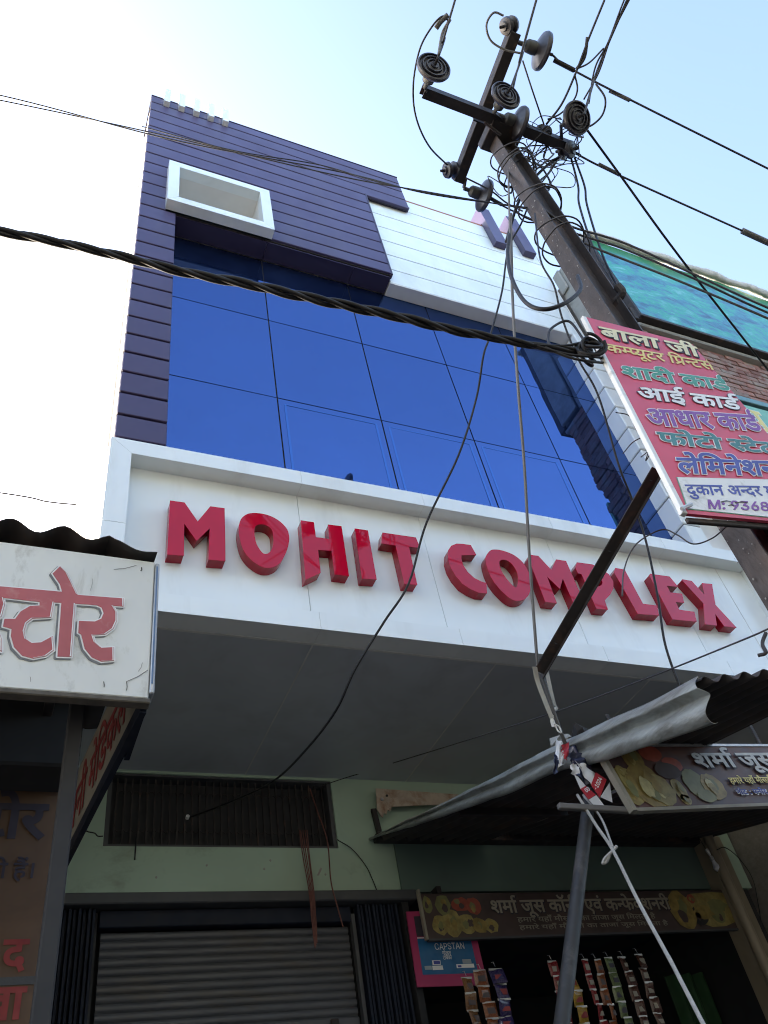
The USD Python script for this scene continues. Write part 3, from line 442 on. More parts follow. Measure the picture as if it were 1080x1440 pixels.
# glass
GX = [.524, 1.30, 2.09, 2.865, 3.645, 4.46]; GZ = [5.285, 6.292, 7.30, 8.262]
for i in range(5):
    for j in range(3):
        t = RNG.normal(0, .0011, 2); yy = YG
        c = [(GX[i] + .005, GZ[j] + .005), (GX[i + 1] - .005, GZ[j] + .005), (GX[i + 1] - .005, GZ[j + 1] - .005), (GX[i] + .005, GZ[j + 1] - .005)]
        w, h = GX[i + 1] - GX[i], GZ[j + 1] - GZ[j]
        P4 = [(x, yy + t[0] * (x - GX[i] - w / 2) + t[1] * (z - GZ[j] - h / 2), z) for x, z in c]
        obj('window_pane', quad_sheet(*P4, .006), glass, B)
for i in range(1, 5): obj('mullion', box(GX[i] - .012, GX[i] + .012, YG + .0095, YG + .06, 5.285, 8.262), joint, B)
for j in (1, 2): obj('transom', box(.526, 4.458, YG + .010, YG + .05, GZ[j] - .012, GZ[j] + .012), joint, B)
obj('curtain_wall_backing', box(.52, 4.47, YG + .062, YG + .08, 5.28, 8.262), joint, B)
for i in (1, 2, 3):                                          # taped opening sashes in the lowest row
    xa, xb, za, zb = GX[i] + .045, GX[i + 1] - .045, 5.33, 6.235
    for b in (box(xa, xa + .016, YG - .0022, YG - .0012, za, zb), box(xb - .016, xb, YG - .0022, YG - .0012, za, zb), box(xa + .017, xb - .017, YG - .0022, YG - .0012, zb - .008, zb)):
        obj('sash_tape', b, film, B)
# white quoined pillar on the right
z = 5.283; k = 0
qz = [5.283] + [5.576 + .2935 * k for k in range(9)] + [8.234]
for a, b in zip(qz[:-1], qz[1:]):
    if b - a < .04: continue
    obj('pillar_block', box(4.415, 4.585, 3.10, YG + .03, a + .007, b - .007, .008), white, B)
obj('pillar_core', box(4.427, 4.59, 3.112, 3.30, 5.28, 8.234), greyjoint, B)
# fascia box for the lettering
FZ0, FZ1, XR = 4.115, 5.30, 4.92
sx = [.225, 1.313, 2.117, 3.069, 4.02, XR]
obj('fascia_frame', quad_sheet((.222, YF, FZ0), (.337, YF, 4.225), (.337, YF, 4.648), (.222, YF, 4.648), .12), white, B)
obj('fascia_frame', quad_sheet((.222, YF, 4.651), (.337, YF, 4.651), (.337, YF, 5.19), (.222, YF, FZ1), .12), white, B)
for a, b in zip(sx[:-1], sx[1:]):
    f = a == sx[0]
    obj('fascia_frame', quad_sheet((a + (.114 if f else .0012), YF, 5.19), (b - .0012, YF, 5.19), (b - .0012, YF, FZ1), (a + (-.001 if f else .0012), YF, FZ1), .118), white, B)
    obj('fascia_frame', quad_sheet((a + (-.001 if f else .0012), YF, FZ0), (b - .0012, YF, FZ0), (b - .0012, YF, 4.225), (a + (.114 if f else .0012), YF, 4.225), .118), white, B)
    obj('fascia_panel', box(max(a, .330) + .0015, min(b, 4.553) - .0015, 3.160, 3.170, 4.20, 5.195), white, B) if b < XR else obj('fascia_panel', box(a + .0015, 4.550, 3.160, 3.170, 4.20, 5.195), white, B)
obj('fascia_panel', box(4.556, XR, 3.160, 3.170, 4.2, 5.195), white, B)
obj('fascia_frame', box(4.80, XR, YF + .001, 3.17, 4.226, 5.189), white, B)
obj('fascia_seam', box(4.5508, 4.5552, 3.1585, 3.169, 4.226, 5.189), joint_white, B)
for x in sx[1:-1]:
    obj('fascia_seam', box(x - .0011, x + .0011, YF + .002, 3.165, 5.191, FZ1 - .002), joint_white, B)
    obj('fascia_seam', box(x - .0011, x + .0011, YF + .002, 3.165, FZ0 + .002, 4.224), joint_white, B)
obj('fascia_core', join([box(.24, XR - .01, 3.172, 3.29, FZ0 + .03, 5.277)]), greyjoint, B)
obj('fascia_top', box(.226, XR, 3.062, 3.27, 5.276, 5.2985), white_edge, B)
# the soffit under the overhang
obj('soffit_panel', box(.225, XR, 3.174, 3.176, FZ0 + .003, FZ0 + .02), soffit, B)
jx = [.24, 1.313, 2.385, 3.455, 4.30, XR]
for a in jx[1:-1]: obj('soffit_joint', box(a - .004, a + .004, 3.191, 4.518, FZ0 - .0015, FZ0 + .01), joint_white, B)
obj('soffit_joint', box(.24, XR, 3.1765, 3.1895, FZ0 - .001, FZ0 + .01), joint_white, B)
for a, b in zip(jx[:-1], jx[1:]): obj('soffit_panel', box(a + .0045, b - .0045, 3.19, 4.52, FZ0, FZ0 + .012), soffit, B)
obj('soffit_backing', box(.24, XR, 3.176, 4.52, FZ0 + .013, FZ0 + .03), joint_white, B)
# ground floor wall
obj('wall', join([box(-.2, .520, 4.5, 4.7, 3.41, FZ0 + .015), box(1.86, 4.95, 4.5, 4.7, 3.41, FZ0 + .015), box(.520, 1.86, 4.5, 4.7, 3.41, 3.666), box(.52, 1.86, 4.5, 4.7, 4.098, FZ0 + .015)]), green_wall, B)
obj('lintel', box(.24, 2.30, 4.46, 4.68, 3.352, 3.409, .006), grey_beam, B)
obj('wall', box(-.2, .33, 4.50, 4.7, .16, 3.40), teal_wall, B)
obj('shop_wall_band', box(2.22, 4.62, 4.48, 4.499, 3.40, 3.72), teal_wall, B)
vent = obj('ventilator', join([box(.522, 1.858, 4.60, 4.62, 3.667, 4.097), ]), joint, B)
fr = join([box(.521, .545, 4.51, 4.6, 3.667, 4.097), box(1.835, 1.859, 4.51, 4.6, 3.667, 4.097), box(.545, 1.835, 4.51, 4.6, 3.667, 3.682), box(.545, 1.835, 4.51, 4.6, 4.085, 4.097)])
obj('frame', fr, grey_beam, vent)
for k in range(30):
    x = .575 + k * .0425
    obj('bar', box(x, x + .009, 4.545, 4.557, 3.682, 4.085), iron, vent)
for k in range(29):
    x = .584 + k * .0425; ring = [(x + .017 + .017 * math.cos(a), 4.551, zc + s * .02 * math.sin(a)) for zc, s in ((3.79, -1),) for a in np.linspace(0, math.pi, 7)]
    ring2 = [(x + .017 + .017 * math.cos(a), 4.551, 3.99 + .02 * math.sin(a)) for a in np.linspace(0, math.pi, 7)]
    obj('scroll', join([tube(ring, .003, 4), tube(ring2, .003, 4)]), iron, vent)
# rolling shutter with its folding side grilles
sh = obj('rolling_shutter', join([box(.535, 1.90, 4.53, 4.60, 3.262, 3.345, .004)]), dark_blue, B)
zz, k = 3.25, 0
while zz > .5:
    h = .0405
    P_ = [(.55, zz), (.55, zz - h)]
    n_ = 5; prof = [(4.575 - .010 * math.sin(math.pi * q / (n_ - 1)) ** .7, zz - h * .90 * q / (n_ - 1)) for q in range(n_)] + [(4.580, zz - h)]
    if zz - h < 2.80 and zz - h > 2.68 and False: pass
    fs = lambda s, t: (.552 + 1.333 * s, np.interp(t, np.linspace(0, 1, len(prof)), [p[0] for p in prof]), np.interp(t, np.linspace(0, 1, len(prof)), [p[1] for p in prof]))
    if zz > 2.80 or zz < 2.70: obj('slat', corrugated(fs, 2, 9, .001), shutter_m, sh)
    zz -= h
obj('shutter_lock_rail', box(.552, 1.885, 4.555, 4.58, 2.705, 2.795, .004), shutter_m, sh)
obj('handle', tube(spline([(1.20, 4.556, 2.742), (1.205, 4.53, 2.752), (1.245, 4.525, 2.759), (1.31, 4.525, 2.757), (1.335, 4.53, 2.75), (1.34, 4.556, 2.742)], 5), .009, 6), iron, sh)
obj('lock', box(1.72, 1.765, 4.54, 4.556, 2.73, 2.79, .004), iron, sh)
for xa, xb, nm in ((.335, .53, 'folding_grille'), (1.93, 2.20, 'folding_grille')):
    g = obj(nm, box(xa, xb, 4.56, 4.565, .16, 3.345), joint, B)
    n = int((xb - xa) / .0235)
    for k in range(n):
        x = xa + .0235 * k
        obj('upright', box(x, x + .014, 4.50 + .012 * (k % 2), 4.555, .16, 3.345, .002), dark_blue, g)
obj('shutter_guide', box(1.895, 1.915, 4.52, 4.56, .16, 3.30), grey_beam, B)
obj('back_wall', box(.30, 2.21, 4.66, 4.70, .16, 3.352), dark_room, B); obj('back_wall', box(.24, 4.95, 11.9, 12, 0, 4.14), dark_room, B)  # added behind the shutter and at the rear to stop light leaking in
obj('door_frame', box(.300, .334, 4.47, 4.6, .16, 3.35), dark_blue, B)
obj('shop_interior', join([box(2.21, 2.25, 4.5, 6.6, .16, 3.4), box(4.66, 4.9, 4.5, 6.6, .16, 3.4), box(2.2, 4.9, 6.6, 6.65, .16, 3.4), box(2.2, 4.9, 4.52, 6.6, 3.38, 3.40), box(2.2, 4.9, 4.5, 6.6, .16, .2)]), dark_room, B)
obj('side_wall', box(.24, .30, 4.52, 12, .1, 4.14), plaster, B); obj('side_wall', box(4.9, 4.95, 4.72, 12, .1, 4.14), plaster, B)
obj('pillar_side', box(4.592, 4.96, 3.14, 3.4, 5.30, 6.92), white_edge, B)
obj('wall', box(-1.2, -.201, 4.5, 4.7, 3.3, 4.13), plaster, B)  # unseen stretch of wall, added to block stray sun from behind
obj('pilaster', box(4.555, 4.72, 4.36, 4.499, .16, 3.72, .01), pvc, B)

# ------------------------------------------------------------------ big red letters
LET = {
 'm1': ('letter_m', 220, 690, 200 / 1080, [(102, 78), (212, 93), (312, 237), (408, 122), (517, 137), (523, 537), (393, 527), (403, 290), (303, 385), (210, 253), (207, 497), (80, 487)], None),
 'o1': ('letter_o', 220, 690, 200 / 1080, [(640, 220), (680, 185), (730, 173), (800, 178), (870, 198), (940, 240), (990, 295), (1006, 350), (1002, 410), (980, 480), (937, 553), (880, 585), (820, 587), (760, 560), (700, 510), (655, 445), (630, 360), (623, 285)],
        [(742, 300), (755, 270), (790, 258), (840, 270), (875, 300), (885, 350), (885, 410), (870, 455), (845, 480), (815, 482), (790, 460), (760, 410), (745, 350)]),
 'h': ('letter_h', 410, 710, 200 / 1080, [(68, 120), (168, 135), (183, 248), (285, 262), (275, 152), (378, 165), (435, 545), (325, 530), (302, 352), (200, 345), (220, 518), (105, 572)], None),
 'i': ('letter_i', 410, 710, 200 / 1080, [(478, 182), (578, 197), (645, 570), (533, 562)], None),
 't': ('letter_t', 410, 710, 200 / 1080, [(688, 213), (942, 250), (975, 328), (890, 322), (953, 610), (855, 603), (788, 312), (680, 295)], None),
 'c': ('letter_c', 610, 740, 180 / 1080, [(120, 205), (145, 168), (190, 150), (250, 153), (310, 162), (357, 245), (232, 248), (230, 275), (245, 330), (285, 390), (340, 440), (400, 470), (443, 483), (447, 570), (380, 565), (310, 535), (240, 490), (180, 420), (140, 350), (118, 280)], None),
 'o2': ('letter_o', 610, 740, 180 / 1080, [(450, 235), (480, 205), (530, 200), (600, 215), (680, 250), (750, 310), (790, 375), (815, 440), (815, 520), (800, 580), (760, 620), (700, 632), (640, 610), (570, 550), (510, 480), (465, 400), (440, 320), (434, 270)],
        [(553, 300), (570, 288), (610, 290), (650, 315), (690, 370), (708, 430), (705, 490), (690, 520), (650, 490), (600, 430), (565, 370), (552, 325)]),
 'm2': ('letter_m', 730, 760, 160 / 1080, [(95, 138), (180, 150), (302, 282), (348, 183), (443, 198), (632, 632), (520, 617), (412, 365), (385, 465), (262, 345), (357, 600), (245, 585), (85, 170)], None),
 'p': ('letter_p', 730, 760, 160 / 1080, [(545, 210), (690, 230), (780, 270), (850, 325), (890, 390), (893, 460), (860, 520), (810, 572), (840, 660), (730, 650), (590, 325), (555, 315), (530, 260)],
       [(690, 340), (730, 345), (770, 370), (788, 400), (775, 430), (740, 440), (725, 425)]),
 'l': ('letter_l', 840, 780, 210 / 1080, [(128, 98), (195, 110), (328, 357), (430, 370), (445, 442), (290, 430), (118, 130)], None),
 'e': ('letter_e', 840, 780, 210 / 1080, [(380, 140), (520, 160), (583, 235), (500, 228), (525, 275), (612, 285), (625, 350), (565, 345), (590, 400), (700, 415), (717, 487), (540, 470), (372, 150)], None),
 'x': ('letter_x', 840, 780, 210 / 1080, [(612, 180), (680, 192), (772, 292), (755, 207), (828, 215), (852, 365), (1005, 530), (915, 520), (850, 430), (862, 515), (775, 505), (765, 355), (608, 185)], None)}
YL = 3.098
LS = thing('letter_sign', 'large glossy red raised capital letters spelling MOHIT COMPLEX on white fascia', 'sign', (.5, YL, 4.4))
def smooth_ring(p):
    q = V(p, float); q = np.vstack([q[-1], q, q[0], q[1]]); out = []
    for i in range(1, len(q) - 2):
        a, b, c, d = q[i - 1:i + 3]
        for t in (0, .33, .66): out.append(tuple(.5 * (2 * b + (c - a) * t + (2 * a - 5 * b + 4 * c - d) * t * t + (3 * b - a - 3 * c + d) * t ** 3)))
    return out
for k, (nm, ox, oy, s, pts, hole) in LET.items():
    conv = lambda P: [(lambda w: (w[0], w[2]))(aty(ox + x * s, oy + y * s, YL)) for x, y in P]
    ext, hl = conv(pts), [conv(hole)] if hole else []
    if nm in ('letter_o',): ext = smooth_ring(ext)
    if hl: hl = [smooth_ring(hl[0])]
    pg = Polygon(ext, hl).buffer(0)
    obj(nm, sheet(V([0, YL, 0]), V([1., 0, 0]), V([0, 0, 1.]), pg, .004), letter_red, LS)
    bd = sheet(V([0, YL + .0607, 0]), V([1., 0, 0]), V([0, 0, 1.]), pg.buffer(-.0015), .0605)
    obj(nm + '_return', bd, letter_side, LS)
# ------------------------------------------------------------------ brick building with the painted billboard on the right
XN, YN = 4.64, 2.64
N = thing('brick_building', 'unplastered red brick building on the right, under the turquoise billboard', 'building', (XN, YN, 0))
obj('wall', join([box(XN + .012, 12, YN + .03, 9, 6.93, 7.74), box(XN + .03, 12, YN + .24, 9, 7.74, 9.30), box(4.97, 12, YN + .4, 9, 0, 6.86), box(XN + .01, XN + .20, YN + .05, 3.6, 5.90, 6.93)]), mortar, N)
zb, row = 6.935, 0
while zb < 7.70:
    x = XN + (.0 if row % 2 == 0 else -.0)
    first = .115 if row % 2 else .23
    while x < 7.4:
        L = min(first, 7.4 - x); first = .23
        j = RNG.normal(0, .004, 3)
        obj('brick', box(x + .005, x + L - .005, YN + j[0], YN + .1, zb + .005 + j[1] * .3, zb + .070 + j[2] * .3, .004), brick_m, N)
        x += L
    zb += .0765; row += 1
zb, row = 5.90, 0
while zb < 7.70:                                          # the unfinished toothed corner towards the shop
    y0 = YN + .02 + RNG.choice([-.03, -.02, .0, .01, .02, .03]); y = y0
    if zb > 6.93: y = YN + .10
    while y < 3.11:
        obj('brick', box(XN - .006 + RNG.normal(0, .004), XN + .10, y + .005, min(y + .225, 3.115), zb + .005, zb + .07, .004), brick_m, N)
        y += .23
    zb += .0765; row += 1
obj('ledge', box(XN, 12, YN - .05, YN + .2, 7.705, 7.75, .01), concrete, N)
obj('rendered_side', join([box(XN - .008, XN + .02, YN + .26, 3.115, 7.75, 9.42), box(4.60, XN - .01, 3.0, 3.11, 9.06, 9.42, .01)]), concrete, N)
obj('lintel_band', box(XN + .02, 12, YN - .012, YN + .05, 6.855, 6.93, .005), mat('teal_band', (.12, .26, .29), .6, var=.12), N)
obj('dark_opening', box(4.972, 12, YN + .35, YN + .39, 0, 6.85), dark_blue, N)  # flat dark panel; the shade inside the opening is put into its colour
BB = thing('billboard', 'turquoise hand painted billboard with green top above the red bricks', 'billboard', (XN, YN, 7.75))
bx0 = XN + .03
def tarp_fn(s, t): return (bx0 + s * 6.5, YN - .10 - .015 * meshkit.fbm(V([s * 14, t * 4, .3]), 3) - .02 * math.sin(s * 30) * t * .4, 7.80 + t * 1.45)
obj('tarpaulin', corrugated(tarp_fn, 90, 24, .004), tarp, BB, smooth=40)
obj('frame', join([box(bx0 - .035, bx0 - .003, YN - .11, YN - .03, 7.76, 9.32, .004), box(bx0 - .03, 11.2, YN - .115, YN - .03, 7.755, 7.795, .004)]), iron, BB)
obj('backing', box(bx0, 11.1, YN - .07, YN + .02, 7.80, 9.26), concrete, BB)
cl = []
path = [(XN - .03 + .16 * k, YN - .145 + .008 * math.sin(k * 1.7), 9.305 + .006 * math.sin(k * .9) + .004 * math.sin(k * 2.3)) for k in range(42)]
rr = [.045 + .007 * math.sin(k * 1.3) + .005 * math.sin(k * 2.9) for k in range(42)]; rr[0] = .03
cb = tube(spline(path, 6), np.interp(np.linspace(0, 41, len(spline(path, 6))), range(42), rr), 12)
vv = np.array(cb.vertices); vv += (meshkit.fbm(vv * 18, 3)[:, None] - .5) * .03 * (vv - V([0, YN - .145, 9.32]) * V([0, 1, 1]) - vv * V([1, 0, 0])) / .05
obj('folded_top', trimesh.Trimesh(vv, cb.faces, process=False), cloth_m, BB, smooth=50)
obj('folded_top', lathe([(.001, 0), (.03, .02), (.024, .08), (.006, .16), (.001, .17)], (XN + .02, YN - .06, 9.35), (.1, 0, 1), 9), cloth_m, BB)
obj('side_frame', box(XN - .04, XN - .009, YN - .02, YN + .25, 7.78, 9.30, .004), concrete, BB)
GS = thing('fascia_board', 'green shop board with cream lettering partly hidden behind the red sign', 'sign', (4.95, 2.6, 6.4))
obj('board', box(4.70, 8.2, 2.585, 2.61, 6.22, 6.70, .004), ink_lightgreen, GS)
obj('print', sheet(V([4.70, 2.5845, 6.22]), V([1., 0, 0]), V([0, 0, 1.]), Polygon([(.0, .16), (3.4, .16), (3.4, .47), (.0, .47)]), .0008), ink_lightgreen, GS)
obj('lettering', text_on(V([4.70, 2.5835, 6.22]), V([1., 0, 0]), V([0, 0, 1.]), 'yu', .12, .14, .00042, .00042, 34), ink_white, GS)
obj('lettering', text_on(V([4.70, 2.582, 6.22]), V([1., 0, 0]), V([0, 0, 1.]), 'yu', .12, .14, .00042, .00042, 16), ink_yellow, GS)
obj('support', box(4.7, 8.2, 2.612, 2.70, 6.40, 6.45), iron, GS)

# ------------------------------------------------------------------ left neighbour: medical shop
MS = thing('medical_shop', 'single storey medical shop on the left with tan hand painted wall', 'building', (-.5, 3.2, 0))
obj('wall', join([box(-6, .225, 3.2, 3.4, 0, 3.80), box(.02, .224, 3.4, 4.45, 0, 3.7), box(-6, .2, 3.4, 9, 3.4, 4.3)]), tan_wall, MS)  # wall top and roof block raised out of view to keep stray sun out
obj('shutter_housing', box(-6, .215, 2.98, 3.19, 3.27, 3.78, .01), dark_room, MS)  # plain dark box along the top of the wall
obj('painted_line', box(-6, .22, 3.1968, 3.199, 2.60, 2.625), poster_blue if False else grey_beam, MS)
ux, uz = V([1., 0, 0]), V([0, 0, 1.])
def wall_text(key, u, v, h, m, grow, y=3.197, th=.001):
    p = aty(u, v, y); s = h / 622; pg, adv = words(key, grow)
    obj('lettering', sheet(V([0, y, 0]), ux, uz, affinity.affine_transform(pg, [s, 0, 0, s, p[0] - adv * s, p[2] - h]), th), m, MS)
wall_text('tor', 66, 1133, .125, ink_black, 30)
wall_text('tihain', 52, 1214, .052, ink_black, 14)
wall_text('da', 40, 1322, .088, ink_red, 26)
wall_text('va', 36, 1389, .088, ink_red, 30)
PO = thing('square_post', 'thin dark square post under the left shop sign', 'post', (.15, 2.12, 0))
obj('post', box(.124, .165, 2.09, 2.13, 0, 3.05, .004), joint, PO); obj('base_plate', box(.095, .20, 2.06, 2.16, 0, .012, .003), iron, PO)
AW = thing('corrugated_awning', 'rusty corrugated awning of the left shop, above the white sign', 'awning', (0, 1.96, 3.42))
def awl(s, t): x = -2.6 + s * 2.915; return (x, 1.93 + t * 1.32, 3.455 + .021 * math.sin(x * 2 * math.pi / .148) * (1 if x < .17 else .45) - (max(0, x - .13) * .22) + t * .18)
obj('roof_sheet', corrugated(awl, 180, 4, .0015), tin_dark, AW, smooth=60)
for x in (-1.9, -.9, .1): obj('rafter', bar((x, 1.99, 3.37), (x, 3.2, 3.53), .035, .05), iron, AW)
obj('rafter', box(-2.5, .29, 1.99, 2.02, 3.33, 3.37), iron, AW)
YS = 1.955
SG = thing('shop_sign', 'weathered white tin sign with dusty red Hindi lettering above the left shop', 'sign', (0, YS, 2.9))
P = lambda x, y: (lambda w: (w[0], w[2]))(aty(x * 240 / 1080, 740 + y * 240 / 1080, YS))
obj('board', box(-2.4, .313, YS, YS + .03, 2.905, 3.402, .003), tin_white, SG)
obj('corner_strip', box(.3145, .3275, YS - .004, YS + .05, 2.92, 3.395, .003), silver, SG)
obj('corner_strip', box(.3175, .3225, YS - .0052, YS - .0042, 2.95, 3.38), blue_paint, SG)
obj('edge_rail', box(-2.4, .318, YS - .004, YS + .03, 2.888, 2.904, .003), grime, SG)
obj('board', box(.300, .315, YS + .032, YS + .30, 2.89, 3.38), dark_blue, SG, label='dark blue side return of the sign')
letters = [[(380, 258), (422, 300), (456, 368), (490, 440), (780, 462), (780, 513), (712, 508), (738, 550), (738, 605), (715, 655), (665, 690), (585, 695), (600, 740), (640, 775), (718, 770), (720, 855), (640, 862), (580, 835), (535, 780), (512, 690), (494, 680), (499, 605), (600, 608), (640, 590), (655, 555), (642, 520), (610, 505), (475, 495), (450, 832), (362, 830), (387, 490), (340, 487), (323, 583), (205, 590), (167, 620), (152, 670), (162, 720), (200, 745), (260, 740), (333, 700), (340, 790), (290, 828), (210, 843), (140, 825), (88, 770), (68, 700), (72, 655), (18, 640), (27, 592), (95, 592), (130, 545), (190, 510), (250, 507), (250, 485), (20, 458), (30, 500), (10, 575), (-30, 610), (10, 720), (12, 800), (-60, 760), (-100, 640), (-180, 620), (-180, 560), (-70, 570), (-40, 520), (-45, 450), (-300, 430), (-300, 360), (392, 420), (378, 372), (332, 305)]]
pgs = Polygon([P(*q) for q in letters[0]]).buffer(0)
flat = lambda pg, dy, th=.0008: sheet(V([0, YS - dy, 0]), ux, uz, pg, th)
obj('print', flat(affinity.translate(pgs.buffer(.0045), -.0045, -.0045), .0010), grey_shadow, SG)
obj('print', flat(pgs.buffer(.0042), .0022), ink_white, SG)
obj('lettering', flat(pgs, .0034), faded_red, SG)
hl_ = pgs.difference(affinity.translate(pgs, -.0048, .0012)).buffer(-.0007).intersection(pgs.buffer(-.0012))
obj('print', flat(hl_, .0046), ink_white, SG)
for (a, b, w) in (((720, 275), (862, 250), 3), ((800, 985), (935, 912), 4), ((800, 985), (800, 1040), 6), ((875, 920), (900, 865), 3), ((655, 985), (658, 1020), 6), ((895, 262), (890, 285), 10), ((585, 335), (570, 410), 2), ((190, 955), (192, 985), 3)):
    ln = LineString([P(*a), P((a[0] + b[0]) / 2 + 4, (a[1] + b[1]) / 2 + 5), P(*b)]).buffer(w * .00016, cap_style='flat'); obj('scratch', flat(ln, .0012), grime, SG)
# board running back along the awning's end
SB = thing('side_board', 'cream board with red Hindi lettering running back under the left awning', 'sign', (.3, 2.0, 2.9))
a0, a1 = V([.302, 1.995, 0]), V([.214, 3.02, 0]); dd = (a1 - a0) / np.linalg.norm(a1 - a0); nn = np.cross(-dd, [0, 0, 1.])
L_ = np.linalg.norm(a1 - a0)
def side(pa, pb, za, zb, off, th): return trimesh.convex.convex_hull(V([tuple((a0 + dd * s) + V([0, 0, z]) + nn * o) for s in (pa, pb) for z in (za, zb) for o in (off, off + th)]))
obj('board', side(0, L_, 2.93, 3.20, -.012, .012), board_cream, SB)
obj('lower_edge', side(0, L_, 2.885, 2.928, -.014, .018), dark_blue, SB)
pgm, adv = words('medical', 16); s_ = L_ * .98 / adv
obj('lettering', sheet(a1 + V([0, 0, 2.975]) + nn * .0015, -dd, uz, affinity.scale(pgm, s_, .00021, origin=(0, 0)), .001), ink_red, SB)

# ------------------------------------------------------------------ electric pole
pb, pt = V([2.335, 1.44, 0]), V([2.362, 1.398, 7.36])
EP = thing('electric_pole', 'dark steel joist electric pole with crossarms and disc insulators', 'electric pole', pb)
isec = Polygon([(-.0875, -.06), (-.0775, -.06), (-.0775, -.006), (.0775, -.006), (.0775, -.06), (.0875, -.06), (.0875, .06), (.0775, .06), (.0775, .006), (-.0775, .006), (-.0775, .06), (-.0875, .06)])
sm = trimesh.creation.extrude_polygon(isec, 1.0, engine='earcut'); v = np.array(sm.vertices); v[:, :2] *= (1.0 - .20 * v[:, 2:]); v = pb + v[:, :1] * V([1, 0, 0]) + v[:, 1:2] * V([0, 1, 0]) + v[:, 2:] * (pt - pb)
obj('shaft', trimesh.Trimesh(v, sm.faces, process=False), pole_m, EP)
fl = []
for k in range(150):
    zz = RNG.uniform(2.8, 6.8); c = pb + (pt - pb) * zz / 7.36 + V([-.0878, RNG.uniform(-.055, .055), 0]); r = RNG.uniform(.0008, .0032)
    fl.append(box(c[0] - .0006, c[0], c[1] - r, c[1] + r, c[2] - r * RNG.uniform(.5, 3), c[2] + r))
obj('paint_fleck', fl, chips, EP, kind='stuff')
za = 7.10
A1, A2 = atz(592, 133, za), atz(804, 215, za); ya = 1.285
A1, A2 = V([A1[0], ya, za]), V([A2[0], ya, za])
def channel(p, q, w, h, t):
    return join([bar(p, q, w, t, .001)] + [bar(V(p) + o, V(q) + o, t, h, .001) for o in (V([0, 0, 0]),)])
obj('crossarm', [box(A1[0], A2[0], ya - .045, ya - .038, za - .045, za + .045), box(A1[0], A2[0], ya - .038, ya + .02, za - .045, za - .038), box(A1[0], A2[0], ya - .038, ya + .02, za + .038, za + .045)], iron, EP)
B1, B2 = atx(723, 45, 2.26), atx(643, 255, 2.26)
obj('crossarm', bar(B1, B2, .075, .085), iron, EP)
obj('clamp', box(2.23, 2.47, 1.27, 1.47, za - .05, za + .03, .004), iron, EP)
obj('clamp', [tube([(2.20, 1.31, za + .09), (2.24, 1.36, za + .14), (2.30, 1.36, za + .14), (2.34, 1.33, za + .1)], .009), tube([(2.36, 1.30, za + .10), (2.36, 1.30, za + .2)], .010), tube([(2.17, 1.30, za - .07), (2.30, 1.33, za - .10)], .010), tube([(2.42, 1.30, za + .06), (2.42, 1.32, za + .18)], .008)], iron, EP)
obj('clamp', quad_sheet((2.13, 1.33, za + .02), (2.24, 1.33, za + .02), (2.24, 1.33, za + .18), (2.17, 1.33, za + .22), .008), iron, EP)
DISC = [(.004, .0), (.030, .0), (.030, .012), (.050, .018), (.052, .006), (.060, .006), (.064, .022), (.082, .026), (.084, .010), (.092, .010), (.096, .028), (.112, .032), (.116, .014), (.126, .016), (.130, .034), (.122, .050), (.085, .068), (.046, .080), (.044, .092)]
def disc_insulator(p, d, R=1.0):
    """p: the centre of the ribbed face; d: from the ribbed face towards the cap"""
    d = V(d, float) / np.linalg.norm(d)
    i = obj('insulator', lathe([(r * R, h * R) for r, h in DISC], p, d, 32), porcelain, EP, smooth=35)
    obj('cap', lathe([(.044 * R, .088 * R), (.048 * R, .10 * R), (.044 * R, .15 * R), (.030 * R, .165 * R), (.016 * R, .17 * R), (.016 * R, .215 * R), (.001, .216 * R)], p, d, 18), cap_m, i, smooth=35)
    obj('pin', lathe([(.001, -.05 * R), (.011 * R, -.05 * R), (.011 * R, .004 * R)], p, d, 10), iron, i)
    return V(p) - d * .05 * R, V(p) + d * .216 * R
def shackle(p, d, R=1.0):
    R *= .8
    i = obj('shackle_insulator', lathe([(.001, -.06), (.026 * R, -.058), (.030 * R, -.045), (.052 * R, -.040), (.057 * R, -.022), (.034 * R, -.010), (.034 * R, .010), (.057 * R, .022), (.052 * R, .040), (.030 * R, .045), (.026 * R, .058), (.001, .06)], p, d, 20), porcelain, EP, smooth=35)
    obj('bolt', lathe([(.001, -.075), (.010, -.085), (.010, .085), (.001, .075)], p, d, 8), iron, i)
up = V([.0, -1., .03])
zi = 7.12
IA = atz(612, 90, 6.95); IB = atz(714, 130, 6.95); IC = atz(815, 164, 6.88)
ends = {}
for n_, I, arm, R in (('a', IA, A1 + V([.05, 0, .03]), 1.0), ('b', IB, V([2.275 + .12, ya, za + .03]), .95), ('c', IC, A2 + V([-.08, 0, .03]), 1.0)):
    d = arm - I; d = d / np.linalg.norm(d)
    dv_ = {'a': (.10, .90, .42), 'b': (.0, .90, .42), 'c': (-.12, .66, .74)}[n_]
    w, c = disc_insulator(I, dv_, .84 * R); ends[n_] = w
    obj('link', bar(c, arm, .012, .035), iron, EP)
xd = V([-1., 0, .05])
for n_, u, v_, dirv, armp in (('d', 768, 74, (-1., .05, .05), B1 + V([.04, .05, -.01])), ('e', 735, 175, (-1., .0, .0), V([2.40, 1.30, za + .02])), ('f', 686, 277, (-1., .0, .05), B2 + V([.04, -.05, -.02]))):
    z_ = {'d': B1[2] - .02, 'e': za - .02, 'f': B2[2] - .05}[n_]
    p = atz(u, v_, z_); w, c = disc_insulator(p, dirv, {'d': .95, 'e': .85, 'f': .9}[n_]); ends[n_] = w
    obj('link', bar(c, armp, .014, .04), iron, EP)
shackle(atz(716, 36, B1[2] + .02), (-.6, .2, -.4), 1.25); shackle(atz(634, 239, B2[2]), (-.8, .2, -.3), 1.25)
